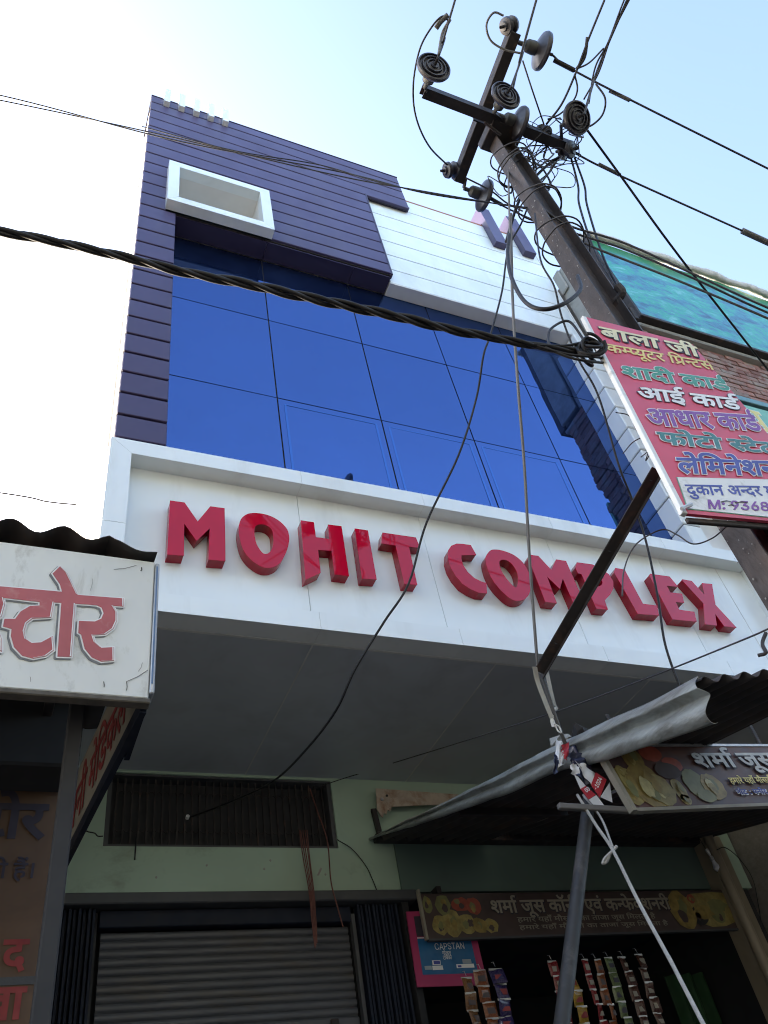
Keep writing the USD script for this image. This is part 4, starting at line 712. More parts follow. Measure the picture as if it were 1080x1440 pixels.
shackle(atz(764, 186, za + .06), (-.2, .3, 1), 1.1); shackle(atz(797, 211, za - .03), (.4, -.5, -.6), 1.35)
obj('bracket', [tube(spline([atx(868, 402, 2.42), atx(875, 412, 2.44), atx(866, 425, 2.43)], 4), .022, 8), bar(atx(866, 424, 2.43), atx(876, 445, 2.45), .05, .035), bar(atx(884, 436, 2.46), atx(893, 452, 2.47), .04, .03)], iron, EP)

# ------------------------------------------------------------------ wires
WG = 'overhead wires around the pole'
def wire(pts, r, label, name='wire', cat='wire', m=None, n=8, sides=5, sag=0.):
    P = spline(pts, n)
    if sag: t = np.linspace(0, 1, len(P)); P[:, 2] -= sag * 4 * t * (1 - t)
    return single(name, tube(P, r, sides), m or wire_m, label, cat, smooth=True)
Z = lambda u, v, z=7.12: atz(u, v, z)
T1 = V([2.2, 1.36, 7.0])
def far(p, q, k): return V(p) + (V(q) - V(p)) * k
e = ends
p1 = Z(640, 0, 7.22); wire([e['a'], Z(625, 55, 7.16), p1, far(e['a'], p1, 8)], .0075, 'line wire leaving the leftmost disc insulator towards the top edge')
wire([e['a'] + V([.0, -.02, .01]), Z(622, 48, 7.15), Z(633, 27, 7.19)], .011, 'bound end of wire above the leftmost disc insulator', m=wire_grey)
wire([Z(631, 30, 7.18), Z(622, 23, 7.18), Z(607, 38, 7.16), Z(590, 70, 7.12), Z(581, 120, 7.05), Z(585, 165, 7.0), Z(603, 205, 7.05), Z(630, 233, B2[2])], .0062, 'jumper wire looping left of the pole from disc to lower spool')
wire([Z(613, 40, 7.17), Z(620, 30, 7.175), Z(630, 21, 7.18)], .017, 'grey taped splice on the left jumper wire', m=sleeve_m)
p1 = Z(754, 0, 7.25); wire([e['b'], Z(735, 76, 7.17), p1, far(e['b'], p1, 8)], .0075, 'line wire leaving the middle disc insulator towards the top edge')
wire([e['b'] + V([.015, 0, 0]), Z(729, 92, 7.15), Z(738, 60, 7.2), Z(749, 20, 7.24), Z(758, -12, 7.26)], .006, 'second strand twisted along the wire above the middle disc')
p1 = Z(882, 0, 7.3); wire([e['c'], Z(838, 105, 7.2), Z(858, 55, 7.25), p1, far(Z(858, 55, 7.25), p1, 12)], .0085, 'thick line wire leaving the rightmost disc towards the top edge')
wire([Z(828, 146, 7.12), Z(837, 95, 7.21), Z(855, 60, 7.25), Z(873, 12, 7.29), Z(884, -15, 7.31)], .006, 'thin strand bundled left of the thick right line wire')
wire([Z(821, 140, 7.12), Z(842, 102, 7.19), Z(861, 48, 7.26), Z(888, -6, 7.3)], .006, 'thin strand bundled right of the thick right line wire')
wire([Z(838, 118, 7.2), Z(851, 138, 7.1), Z(848, 160, 7.06), Z(834, 175, 7.05), Z(818, 181, 7.05)], .007, 'wire loop bending round the right side of the rightmost disc')
wire([Z(850, 0, 7.25), Z(828, 54, 7.2), Z(809, 104, 7.16), Z(790, 146, 7.12), Z(768, 175, 7.12)], .0075, 'wire between the middle and rightmost discs running to the top edge')
wire([Z(826, 52, 7.2), Z(822, 80, 7.18), Z(811, 97, 7.17)], .011, 'wrapped joint on the wire right of the upper disc', m=wire_m)
wire([Z(811, 97, 7.17), Z(829, 88, 7.2), Z(849, 68, 7.25)], .006, 'short curved wire linking the two right line wires')
wire([Z(808, 104, 7.17), Z(812, 125, 7.12), Z(806, 142, 7.1), Z(788, 160, 7.1), Z(770, 168, 7.12)], .006, 'slack jumper hanging between the two right line wires')
pd = Z(1080, 237, 6.95); wire([e['d'], Z(800, 95, 7.35), Z(890, 142, 7.2), pd, far(Z(890, 142, 7.2), pd, 3)], .0075, 'line wire from the topmost disc down to the right edge')
wire([Z(779, 84, 7.38), Z(808, 99, 7.34)], .017, 'dark binding on the wire right of the topmost disc', m=iron)
wire([Z(857, 127, 7.26), Z(886, 141, 7.2)], .014, 'dark sleeve further along the topmost right wire', m=sleeve_m)
pe = Z(1080, 341, 6.9); wire([e['e'], Z(812, 217, 7.08), Z(870, 246, 7.05), Z(1045, 325, 6.92), pe, far(Z(1045, 325, 6.92), pe, 6)], .0075, 'line wire from the crossarm end to the lower right sky')
wire([Z(842, 231, 7.06), Z(872, 246, 7.05)], .014, 'dark sleeve on the lower right line wire near the pole', m=sleeve_m)
wire([Z(1044, 324.5, 6.92), pe, far(Z(1044, 324.5, 6.92), pe, 2)], .024, 'pale grey sleeve on the lower right line wire at the edge', m=wire_grey)
wire([e['f'], Z(703, 287, 7.2), Z(722, 297, 7.15), Z(752, 310, 7.0)], .0065, 'wire from the lowest disc running behind the pole')
wire([Z(690, 279, 7.2), Z(706, 288, 7.19)], .014, 'dark binding on the wire from the lowest disc', m=iron)
wire([Z(655, 250, 7.2), Z(690, 268, 7.15), Z(712, 285, 7.1), Z(735, 297, 7.0)], .006, 'thin wire from the lower arm end passing behind the lowest disc')
wire([Z(708, 22, B1[2]), Z(694, 18, B1[2]), Z(684, 35, B1[2] - .02), Z(690, 57, B1[2] - .05), Z(710, 70, B1[2] - .08), Z(732, 75, B1[2] - .1)], .0075, 'short grey loop of wire at the upper arm end', m=wire_grey)
wire([Z(735, 85, 7.28), Z(748, 125, 7.2), Z(765, 175, 7.14)], .0055, 'thin straight wire from the upper arm to the small insulator')
pq = atz(1080, 520, 6.3); wire([Z(818, 172, 7.08), Z(872, 246, 6.95), Z(955, 360, 6.65), pq, far(Z(955, 360, 6.65), pq, 2.5)], .0085, 'black service cable slanting from the right disc down across the billboard', m=cable_m)
for a, b, c_, d_, lab in ((0, 0, 0, 0, 'left strand of the pair of service wires hanging to the pole bracket'), (5, 3, 9, 2, 'right strand of the pair of service wires hanging to the pole bracket')):
    wire([Z(803 + a, 222, 7.05), Z(813 + c_, 262, 6.75), Z(815 + 1.2 * c_, 290, 6.5), Z(838 + c_, 358, 5.8), atz(866 + .3 * c_, 404, 5.35)], .0075, lab, m=cable_m)
# wires past the building from the left to the pole and on to the right
yl = lambda u, v, y: aty(u, v, y)
tie = atz(742, 292, 6.05)
wire([yl(-300, 75, 2.4), yl(0, 134, 2.2), yl(240, 196, 2.0), yl(480, 242, 1.75), yl(600, 272, 1.6), tie], .0042, 'upper thin wire crossing the purple facade from the left', m=cable_m, n=12)
wire([yl(-300, 83, 2.4), yl(0, 141, 2.25), yl(220, 188, 2.05), yl(470, 246, 1.8), yl(590, 268, 1.62), tie + V([0, 0, -.02])], .0042, 'lower thin wire crossing the purple facade from the left', m=cable_m, n=12)
wire([yl(200, 178, 1.97), yl(330, 212, 1.86), yl(450, 232, 1.76), yl(560, 263, 1.63), tie + V([0, .01, .01])], .0035, 'thinnest strand lying between the two facade wires', m=cable_m, n=12)
for dv, lab in ((0, 'upper of the three wires leaving the pole over the billboard'), (7, 'middle of the three wires leaving the pole over the billboard')):
    wire([tie + V([.05, -.03, .01]), atz(800, 317 + dv, 5.9), atz(876, 341 + dv * 1.2, 5.75), atz(975, 385 + dv * .9, 5.5), atz(1090, 437 + dv, 5.25), atz(1300, 520 + dv, 4.9)], .0068, lab, n=10)
wire([tie + V([.05, -.03, -.03]), atz(805, 334, 5.8), atz(950, 393, 5.4), atz(1090, 452, 5.05), atz(1300, 545, 4.6)], .0068, 'lowest of the three wires leaving the pole over the billboard', n=10)
# rings and tangles of wire on the pole
tang = []
def polept(z): return pb + (pt - pb) * z / 7.36
for z_, n_, R in ((6.62, 2, .118), (6.12, 2, .122), (5.68, 2, .120), (6.80, 1, .115)):
    for k in range(n_):
        c = polept(z_ + RNG.uniform(-.08, .08)); tl = RNG.uniform(-.3, .3, 2)
        ring = [c + V([R * 1.12 * math.cos(a), R * math.sin(a), R * (tl[0] * math.cos(a) + tl[1] * math.sin(a))]) * (1 + .08 * math.sin(3 * a + k)) for a in np.linspace(0, 2 * math.pi, 14)]
        tang.append(tube(spline(ring, 3), .005, 5))
WB_ = thing('wire_binding', 'loops of wire bound around the upper pole shaft', 'wire', polept(6.2))
for m_ in tang: obj('loop', m_, wire_m, WB_, smooth=True)
tq = []
base = [Z(757, 190), Z(770, 205), Z(797, 214), Z(812, 190), Z(790, 168), Z(750, 236, 6.8), Z(742, 250, 6.6), Z(771, 262, 6.6), Z(720, 262, 6.7), Z(736, 224, 6.9)]
for k in range(26):
    i, j = RNG.choice(len(base), 2, replace=False); m_ = (base[i] + base[j]) / 2 + RNG.normal(0, .10, 3) * V([1, .6, 1])
    q1 = base[i] + (m_ - base[i]) * .5 + RNG.normal(0, .05, 3); q2 = base[j] + (m_ - base[j]) * .5 + RNG.normal(0, .05, 3)
    tq.append(tube(spline([base[i], q1, m_, q2, base[j]], 6), RNG.uniform(.0022, .0058), 5))
single('wire_tangle', tq, wire_m, 'tangle of thin wires between crossarm end and pole', 'wire')
for pts, r, lab in (([Z(793, 216), Z(770, 232, 7.0), Z(745, 258, 6.8), Z(727, 290, 6.3), atz(712, 340, 5.9)], .010, 'thick lead running from the crossarm end down to the pole wrap'),
                    ([Z(788, 218), Z(772, 243, 6.9), Z(760, 255, 6.75), Z(772, 266, 6.7), Z(763, 270, 6.6)], .008, 'dark lead ending in a hook right of the pole'),
                    ([Z(752, 228, 6.9), Z(765, 240, 6.8), Z(775, 262, 6.6), Z(758, 262, 6.6), Z(740, 250, 6.6)], .006, 'small open loop of wire right of the pole')):
    wire(pts, r, lab, m=cable_m)
# twisted bundle
c0 = [yl(-500, 246, 1.62), yl(-150, 301, 1.6), yl(0, 325, 1.58), yl(110, 347, 1.56), yl(255, 381, 1.54), yl(400, 411, 1.50), yl(520, 437, 1.47), yl(640, 464, 1.43), yl(745, 485, 1.40), yl(832, 496, 1.38)]
path = spline(c0, 40); tn = np.gradient(path, axis=0); tn /= np.linalg.norm(tn, axis=1, keepdims=True)
al = np.concatenate([[0], np.cumsum(np.linalg.norm(np.diff(path, axis=0), axis=1))])
TW = thing('twisted_cable', 'thick twisted black aerial cable strung across the blue glass', 'cable', path[len(path) // 2])
for k in range(3):
    n1 = np.cross(tn, [0, 0, 1.]); n1 /= np.linalg.norm(n1, axis=1, keepdims=True); n2 = np.cross(tn, n1)
    rr_ = .0105 + .003 * np.sin(al * 3.1 + k); a = al * 2 * math.pi / .42 + k * 2 * math.pi / 3
    obj('core', tube(path + n1 * (np.cos(a) * rr_)[:, None] + n2 * (np.sin(a) * rr_)[:, None], .0096, 8), cable_m, TW, smooth=True)
co = []
cc = yl(829, 492, 1.36)
for k in range(6):
    R = RNG.uniform(.03, .06); t0 = RNG.uniform(0, 6.28); ax = RNG.normal(0, .3, 2)
    co.append(tube(spline([cc + V([R * math.cos(a + t0), .04 * math.sin(a * .5 + k) + .01 * k - .03, R * .95 * math.sin(a + t0)]) for a in np.linspace(0, 5.8, 12)], 4), .0075, 6))
for a, b in (((750, 485), (832, 480)), ((755, 487), (836, 502)), ((765, 488), (828, 508))):
    co.append(tube(spline([yl(*a, 1.39), (yl(*a, 1.39) + yl(*b, 1.36)) / 2 + V([0, 0, -.02]), yl(*b, 1.36), yl(b[0] + 40, b[1] + 4, 1.38)], 6), .0065, 6))
single('cable_coil', co, cable_m, 'coil of black cable tied beside the red sign', 'cable', smooth=True)
# drops in front of the building
wire([yl(715, 240, 1.42), yl(716, 291, 1.45), yl(721, 430, 1.55), yl(728, 540, 1.65), yl(737, 650, 1.80), yl(745, 790, 2.0), yl(756, 938, 2.20)], .0062, 'pale grey cord hanging straight in front of the blue glass', 'cord', 'cord', wire_grey, sides=6)
wire([yl(719, 300, 1.46), yl(722, 430, 1.57), yl(729, 540, 1.67), yl(737, 640, 1.80)], .0048, 'thin grey strand wound beside the pale hanging cord', 'cord', 'cord', wire_grey)
wire([yl(752, 262, 1.40), yl(735, 310, 1.5), yl(715, 350, 1.6), yl(706, 410, 1.7), yl(690, 470, 1.8), yl(680, 500, 1.85), yl(670, 560, 2.0), yl(645, 640, 2.15), yl(600, 735, 2.35), yl(575, 820, 2.5), yl(540, 875, 2.6), yl(500, 940, 2.75), yl(472, 1000, 2.95), yl(430, 1055, 3.3), yl(385, 1098, 3.8), yl(330, 1125, 4.2), yl(262, 1151, 4.5)], .0058, 'long black wire from the pole across the letters to the ventilator', m=cable_m)
wire([yl(716, 330, 1.45), yl(714, 360, 1.47), yl(720, 392, 1.45), yl(738, 424, 1.42), yl(764, 435, 1.38), yl(795, 426, 1.34), yl(816, 407, 1.32), yl(812, 388, 1.34)], .010, 'thick black cable loop hanging at the pole beside white panels', m=cable_m, sides=8)
wire([yl(752, 300, 1.38), yl(760, 365, 1.42), yl(779, 402, 1.45), yl(790, 446, 1.5), yl(812, 503, 1.55), yl(841, 556, 1.6), yl(869, 651, 1.7), yl(889, 703, 1.78), yl(908, 760, 1.85), yl(925, 840, 1.9), yl(935, 905, 1.93), yl(956, 968, 1.97)], .0052, 'black wire running down the quoined pillar to the corrugated awning', m=cable_m)
wire([yl(1110, 872, 1.40), yl(1077, 886, 1.42), yl(1042, 901, 1.55), yl(920, 950, 2.0), yl(785, 1000, 2.6), yl(660, 1040, 3.3), yl(553, 1073, 4.1)], .0032, 'thin taut wire slanting across the dark soffit')
wire([yl(824, 482, 1.37), yl(800, 452, 1.40), yl(775, 462, 1.42), yl(771, 480, 1.42), yl(776, 488, 1.41)], .006, 'thin black loop above the cable coil', m=cable_m)
for pts, lab in (([yl(866, 580, 1.4), yl(885, 585, 1.42), yl(895, 605, 1.42), yl(906, 615, 1.4)], 'thin wire end curling off the red sign upper edge'), ([yl(907, 613, 1.4), yl(890, 622, 1.42), yl(876, 638, 1.44)], 'thin wire end drooping off the middle of red sign edge'), ([yl(917, 634, 1.39), yl(908, 648, 1.42), yl(911, 636, 1.4), yl(901, 643, 1.43)], 'forked thin wire end near the iron bar top')):
    wire(pts, .0022, lab, m=wire_m)
wire([yl(875, 838, 1.5), yl(878, 800, 1.5), yl(895, 765, 1.48), yl(930, 745, 1.46), yl(952, 752, 1.44), yl(975, 765, 1.42), yl(1003, 756, 1.4), yl(1030, 735, 1.36), yl(1060, 733, 1.34)], .0026, 'thin wire looping over the fascia between bar and pole', m=wire_m)
wire([yl(1077, 890, 1.40), yl(1072, 905, 1.41), yl(1077, 918, 1.4), yl(1066, 922, 1.42)], .006, 'bent wire hook at the lower pole edge', m=iron)
wire([aty(-400, 640, 8), aty(0, 693, 8), aty(70, 706, 8), aty(140, 712, 8)], .010, 'thin wire in the white sky left of the building')
mast = thing('aerial_mast', 'thin rod standing behind the left awning against white sky', 'rod', aty(110, 760, 8.0))
obj('rod', bar(aty(104, 800, 8.0), aty(115, 705, 8.0), .035, .035), wire_grey, mast); obj('rod_tip', bar(aty(112, 712, 8), aty(141, 712, 8), .02, .02), wire_grey, mast)
# ------------------------------------------------------------------ red sign on the pole
K = .89
SXa, SZa = V([.98840737, -.10267159, -.11184553]), V([.11644808, .03996727, .99239229])
SN = np.cross(SXa, SZa); SN /= np.linalg.norm(SN)                    # points to the street
TLc, BLc = CAM + K * (V([2.343, 1.539, 5.092]) - CAM), CAM + K * (V([2.163, 1.477, 3.561]) - CAM)
RS = thing('hanging_sign', 'red tin sign with multicoloured Hindi lines fixed on the electric pole', 'sign', BLc)
W_, H_ = .645 * K, 1.543 * K
def sp(u, v):
    r = ray(u, v); k = ((BLc - CAM) @ SN) / (r @ SN); w = CAM + r * k - BLc
    G_ = V([[SXa @ SXa, SXa @ SZa], [SXa @ SZa, SZa @ SZa]]); return np.linalg.solve(G_, [w @ SXa, w @ SZa])
cs = lambda x, y: sp(820 + x * .24074, 440 + y * .24074)
a_tl, a_bl = cs(18, 24), cs(612, 1172); a_tr, a_br = cs(640, 183), sp(1190, 742)
outline = Polygon([tuple(a_bl), tuple(a_br), tuple(a_tr), tuple(a_tl)])
lay = lambda pg, off, th=.0004: sheet(BLc + SN * off, SXa, SZa, pg, th)
obj('board', lay(outline, -.012, .012), sign_red, RS)
rim = lambda a, b, w, o1, o2: bar(BLc + SXa * a[0] + SZa * a[1] + SN * o1, BLc + SXa * b[0] + SZa * b[1] + SN * o1, w, o2, .002)
obj('rim', bar(BLc + SXa * a_bl[0] + SZa * a_bl[1] - SN * .008 - SXa * .011, BLc + SXa * a_tl[0] + SZa * a_tl[1] - SN * .008 - SXa * .011, .020, .022, .002), sign_white, RS)
obj('rim', bar(BLc + SXa * a_bl[0] + SZa * a_bl[1] - SN * .02 - SZa * .014, BLc + SXa * a_br[0] + SZa * a_br[1] - SN * .02 - SZa * .008, .014, .022, .003), iron, RS)
wb = Polygon([tuple(cs(612, 1146)), tuple(a_br + V([-.01, .012])), tuple(sp(1120, 676)), tuple(cs(548, 963))])
obj('print', lay(wb.buffer(.003, join_style='mitre').intersection(outline), .0005), ink_lightgreen, RS); obj('print', lay(wb, .0022), sign_white, RS)
def line(key, HL, HR, base, m, grow, om=None, ogrow=0, sm=None, frac=1., clip=outline, italic=0.):
    L0, R0, b0 = cs(*HL), cs(*HR), cs(*base)
    seq, adv = TEXTS[key]; wL = R0 - L0; sx_l = np.linalg.norm(wL) / (adv * frac)
    # headline direction and stem direction in the board's own plane
    hd = wL / np.linalg.norm(wL); st = (R0 - b0); sz_l = np.linalg.norm(st) / 622; sd_ = st / np.linalg.norm(st)
    def put(g, shift=(0, 0)):
        pg, _ = words(key, g); o_ = L0 - sd_ * 622 * sz_l
        return affinity.affine_transform(pg, [hd[0] * sx_l, sd_[0] * sz_l, hd[1] * sx_l, sd_[1] * sz_l, o_[0] + shift[0], o_[1] + shift[1]]).intersection(clip)
    z0 = .0032
    if sm is not None: obj('print', lay(put(grow + 14, (.006, -.006)), z0), sm, RS); z0 += .0006
    if om is not None: obj('print', lay(put(grow + ogrow), z0), om, RS); z0 += .0008
    obj('lettering', lay(put(grow), z0), m, RS)
line('bala', (92, 86), (655, 205), (680, 262), ink_cream, 26, ink_black, 14, ink_black)
line('comp', (128, 183), (748, 293), (768, 338), ink_yellow, 18)
line('shadi', (212, 313), (830, 398), (862, 458), ink_green, 26, ink_white, 28)
line('aai', (308, 437), (893, 507), (922, 570), ink_white, 26, ink_black, 22)
line('aadhar', (355, 566), (1000, 606), (1045, 692), ink_purple, 26, ink_white, 28)
line('photo', (430, 702), (790, 736), (812, 798), ink_teal, 26, ink_white, 28, frac=.515)
line('lami', (545, 853), (880, 866), (900, 948), ink_blue, 26, ink_white, 28, frac=.57)
line('dukan', (592, 1008), (788, 1012), (808, 1068), ink_blue, 18, frac=.285)
o_ = cs(722, 1147); top = cs(716, 1096); hM = np.linalg.norm(top - o_)
# faded phone digits, partly worn off
mm = meshkit.text_mesh('M: 9368', 1.0, .001, True); vv = np.array(mm.vertices); tgt = cs(1080, 1160) - o_
kx = np.linalg.norm(tgt) / vv[:, 0].max() * 1.02; dirx = tgt / np.linalg.norm(tgt); dirz = (top - o_)
obj('lettering', trimesh.Trimesh(BLc + SN * .0034 + (o_[0] + vv[:, :1] * kx * dirx[0] + vv[:, 1:2] * dirz[0]) * SXa + (o_[1] + vv[:, :1] * kx * dirx[1] + vv[:, 1:2] * dirz[1]) * SZa + vv[:, 2:] * SN, mm.faces, process=False), ink_purple, RS)
for x, y, w in ((830, 1106, 26), (920, 1112, 34), (860, 1128, 14)):
    obj('scratch', lay(LineString([tuple(cs(x - w, y + 4)), tuple(cs(x + 5, y - 3)), tuple(cs(x + w, y + 2))]).buffer(.0022), .0048), grime, RS)
obj('torn_rim', [tube(spline([BLc + SXa * q[0] + SZa * q[1] + SN * .012 for q in (cs(565, 1160), cs(585, 1150), cs(612, 1140), cs(622, 1135))], 4), .007, 6)], silver, RS)

IB_ = thing('iron_bar', 'dark iron angle bar slanting from the red sign down to white straps', 'bar', aty(757, 942, 2.2))
q0, q1 = aty(924, 660, 1.40), aty(758, 945, 2.18); ax_, ay_, ad_ = frame_of(q1 - q0)
obj('flange', bar(q0, q1, .045, .005, .001, roll=.35), iron, IB_); obj('flange', bar(q0 + V([.018, .018, -.010]), q1 + V([.018, .018, -.010]), .005, .04, .001, roll=.35), iron, IB_)
for t in (.06, .40, .86): obj('bolt_hole', lathe([(.001, 0), (.006, 0), (.006, .003), (.001, .003)], q0 + (q1 - q0) * t + V([0, -.006, 0]), (0, -1, .3), 8), joint, IB_)

# ------------------------------------------------------------------ corrugated awning of the juice shop
RA = thing('metal_awning', 'bent galvanised corrugated awning in front of the juice shop', 'awning', (2.07, 4.5, 3.71))
FLp, BLp = V([2.055, 1.69, 2.955]), V([2.068, 4.49, 3.712])
def aw1(s, t):
    # s across (0 = outer edge), t from front to back
    f = FLp + (V([2.60, 1.40, 2.905]) - FLp) * s; b = BLp + (V([2.86, 4.45, 3.70]) - BLp) * s
    p = f + (b - f) * t; w = 0.0125 * math.sin(s * 9.5 * 2 * math.pi)
    return p + V([0, 0, w - .03 * math.sin(t * math.pi) * s])
obj('corrugated_sheet', corrugated(aw1, 110, 10, .0014), tin_dark, RA, smooth=60)
prof = spline([(0, .004), (-.026, -.022), (-.036, -.044), (-.034, -.056), (-.010, -.070), (-.002, -.084), (-.020, -.108), (-.026, -.128), (-.008, -.148), (.018, -.146)], 5)
def aw2(s, t):
    k = s * (len(prof) - 1); i = min(int(k), len(prof) - 2); d = prof[i] + (prof[i + 1] - prof[i]) * (k - i); tp = max(.05, (1 - t) ** .85 * (1 - .25 * math.exp(-((t - .33) / .08) ** 2)))
    p = FLp + (BLp - FLp) * t + V([0, 0, .013]); e_ = 1 + .06 * math.sin(s * 9)
    return p + V([d[0] * (.3 + .9 * tp), -.035 * s * (1 - t) * math.sin(s * 5) , d[1] * tp * e_ + .012 * (meshkit.noise(V([s * 4., t * 11., 1.])) - .5) + .005 * (meshkit.noise(V([s * 9., t * 30., 4.])) - .5)])
obj('rolled_edge', corrugated(aw2, 41, 70, .0014), galv, RA, smooth=60)
def aw3(s, t):
    x = 2.95 + s * 1.68; y = 4.47 - t * 1.5; return (x, y, 3.745 - t * .40 + .012 * math.sin(x * 2 * math.pi / .076))
obj('corrugated_sheet', corrugated(aw3, 180, 3, .0014), tin_dark, RA, smooth=60)
obj('wall_beam', box(2.08, 4.62, 4.40, 4.478, 3.685, 3.728, .004), iron, RA)
obj('purlin', bar((2.10, 2.50, 3.10), (2.63, 2.40, 3.06), .03, .04), iron, RA); obj('purlin', bar((2.12, 3.5, 3.40), (2.74, 3.45, 3.385), .03, .04), iron, RA)
obj('bracket', bar(aty(525, 1138, 4.42), aty(533, 1170, 4.42), .03, .03), iron, RA)
lp = quad_sheet(aty(528, 1110, 4.40), aty(640, 1121, 4.40), aty(640, 1128, 4.40), aty(552, 1134, 4.40), .004)
RP = thing('rusty_plate', 'rust speckled torn tin plate behind the awning on the green wall', 'tin plate', aty(528, 1110, 4.40))
rp = [(528, 1109), (650, 1118), (650, 1131), (590, 1133), (551, 1135), (548, 1141), (545, 1139), (543, 1146), (540, 1143), (538, 1150), (535, 1148), (533, 1143), (530, 1140)]
pw = [aty(u, v, 4.43) for u, v in rp]; obj('plate', sheet(V([0, 4.43, 0]), ux, uz, Polygon([(q[0], q[2]) for q in pw]).buffer(0), .004), rusty_plate, RP)
obj('rivet', lathe([(.001, 0), (.012, 0), (.010, .006), (.001, .008)], aty(537, 1124, 4.424), (0, -1, 0), 10), silver, RP); obj('rivet', lathe([(.001, 0), (.008, 0), (.007, .005), (.001, .006)], aty(544, 1119, 4.424), (0, -1, 0), 10), joint, RP)
obj('hanger', bar(aty(524, 1137, 4.428), aty(533, 1168, 4.428), .006, .03), iron, RP)
sc = thing('stone_scraps', 'scraps of stone and tile lying on the awning edge', 'scraps', V(aw2(0, .28)))
for t, r in ((.25, .035), (.275, .028), (.30, .022)):
    c = V(aw2(0, t)) + V([.02, 0, .016]); obj('scrap', trimesh.convex.convex_hull(c + RNG.normal(0, 1, (14, 3)) * V([r * .5, r, r * .45])), concrete if t > .26 else joint, sc)
# leaning prop, straps, ropes
PR = thing('support_pipe', 'grey steel pipe propping up the awning edge, leaning left', 'pipe', aty(790, 1440, 2.35))
qa, qb = aty(829, 1118, 2.42), aty(790, 1440, 2.30); qd = qb - qa; qc = qb + qd * ((.02 - qb[2]) / qd[2])
obj('pipe', tube([qa - qd * .02, qa + qd * .5, qb, qc], .0235, 14), mat('galvanised_pipe', (.033, .033, .033), .6, metal=.2, var=.2, scale=9, dirt=(.12, .11, .1), dscale=5), PR, smooth=40)
obj('foot', box(qc[0] - .06, qc[0] + .06, qc[1] - .06, qc[1] + .06, 0, .012, .003), iron, PR)
ST = thing('strap', 'white torn straps tying the iron bar to the awning edge', 'strap', aty(757, 940, 2.18))
def ribbon(pts, w, th=.0012, tw=0.):
    pth = spline(pts, 6); n = len(pth)
    def fn(s, t):
        i = min(int(t * (n - 1)), n - 2); k = t * (n - 1) - i; p = pth[i] + (pth[i + 1] - pth[i]) * k; a = tw * t
        return p + V([math.cos(a), math.sin(a), .15]) * (s - .5) * w
    return corrugated(fn, 2, n, th)
obj('strip', ribbon([yl(752, 938, 2.16), yl(756, 958, 2.2), yl(766, 985, 2.25), yl(776, 1010, 2.3)], .022), strap_m, ST)
obj('strip', ribbon([yl(768, 942, 2.18), yl(774, 968, 2.22), yl(780, 990, 2.28), yl(783, 996, 2.3), yl(772, 1004, 2.3)], .020, tw=.7), strap_m, ST)
obj('strip', ribbon([yl(779, 995, 2.3), yl(776, 1012, 2.3), yl(778, 1022, 2.3)], .014), strap_m, ST); obj('knot', tube(spline([yl(779, 1018, 2.3), yl(786, 1022, 2.3), yl(789, 1030, 2.3), yl(784, 1027, 2.3), yl(778, 1012, 2.3)], 4), .003, 5), strap_m, ST)
bun = aty(803, 1070, 2.44)
wire([yl(760, 945, 2.2), yl(770, 975, 2.25), yl(783, 1015, 2.32), yl(800, 1058, 2.42)], .008, 'grey rope from the iron bar down to the plastic bundle', 'rope', 'rope', wire_grey, sides=6)
q = [yl(812, 1118, 2.38), yl(838, 1160, 2.3), yl(862, 1196, 2.2), yl(900, 1272, 2.02), yl(945, 1355, 1.86), yl(990, 1442, 1.72)]; gl_ = q[-1] + (q[-1] - q[-2]); gk = (q[-1][2] - .03) / (q[-2][2] - q[-1][2]); q.append(q[-1] + (q[-1] - q[-2]) * gk)
wire(q, .0058, 'long pale rope slanting from the awning bundle down to the right', 'rope', 'rope', rope_m, sides=8)
wire([yl(820, 1118, 2.39), yl(845, 1150, 2.32), yl(862, 1192, 2.21)], .0045, 'second shorter pale rope beside the slanting rope', 'rope', 'rope', rope_m, sides=6)
wire([yl(867, 1190, 2.2), yl(860, 1198, 2.2), yl(850, 1208, 2.2), yl(848, 1214, 2.2), yl(853, 1211, 2.2), yl(858, 1200, 2.2)], .0055, 'short frayed rope end sticking out from the slanting rope', 'rope', 'rope', rope_m)
# torn plastic bundle
TB = thing('plastic_bundle', 'torn red, white and navy printed plastic tied round the awning edge', 'plastic sheeting', bun)
yb = 2.36
cz = lambda x, y, d=yb: aty(700 + x * 200 / 1080, 1000 + y * 200 / 1080, d)
def crumple(quad, n, m, m_, amp, name, seed, label=None):
    qd_ = [cz(*p[:2], p[2] if len(p) > 2 else yb) for p in quad]; r = np.random.default_rng(seed); ph = r.uniform(0, 6, 4)
    def fn(s, t):
        p = (qd_[0] * (1 - s) + qd_[1] * s) * (1 - t) + (qd_[3] * (1 - s) + qd_[2] * s) * t
        return p + V([.2, -1, .3]) * amp * (math.sin(s * 7 + ph[0] + 3 * t) * .6 + math.sin(t * 9 + ph[1] + 2 * s) * .5 + .8 * (meshkit.noise(V([s * 6, t * 6, seed * 1.7])) - .5)) + V([1, 0, 0]) * amp * .5 * math.sin(t * 14 + ph[2])
    return obj(name, corrugated(fn, n, m, .0008), m_, TB, smooth=50, label=label)
crumple([(440, 205), (490, 250), (480, 415), (450, 360)], 6, 10, plastic_white, .006, 'torn_strip', 1); crumple([(455, 330), (500, 300), (505, 400), (470, 415)], 6, 8, plastic_white, .007, 'torn_strip', 2)
crumple([(480, 270), (540, 240), (530, 370), (485, 360)], 6, 8, plastic_red, .007, 'torn_strip', 3); crumple([(430, 330, 2.4), (465, 300, 2.4), (450, 470, 2.4), (420, 480, 2.4)], 5, 8, navy_plastic, .006, 'torn_strip', 4)
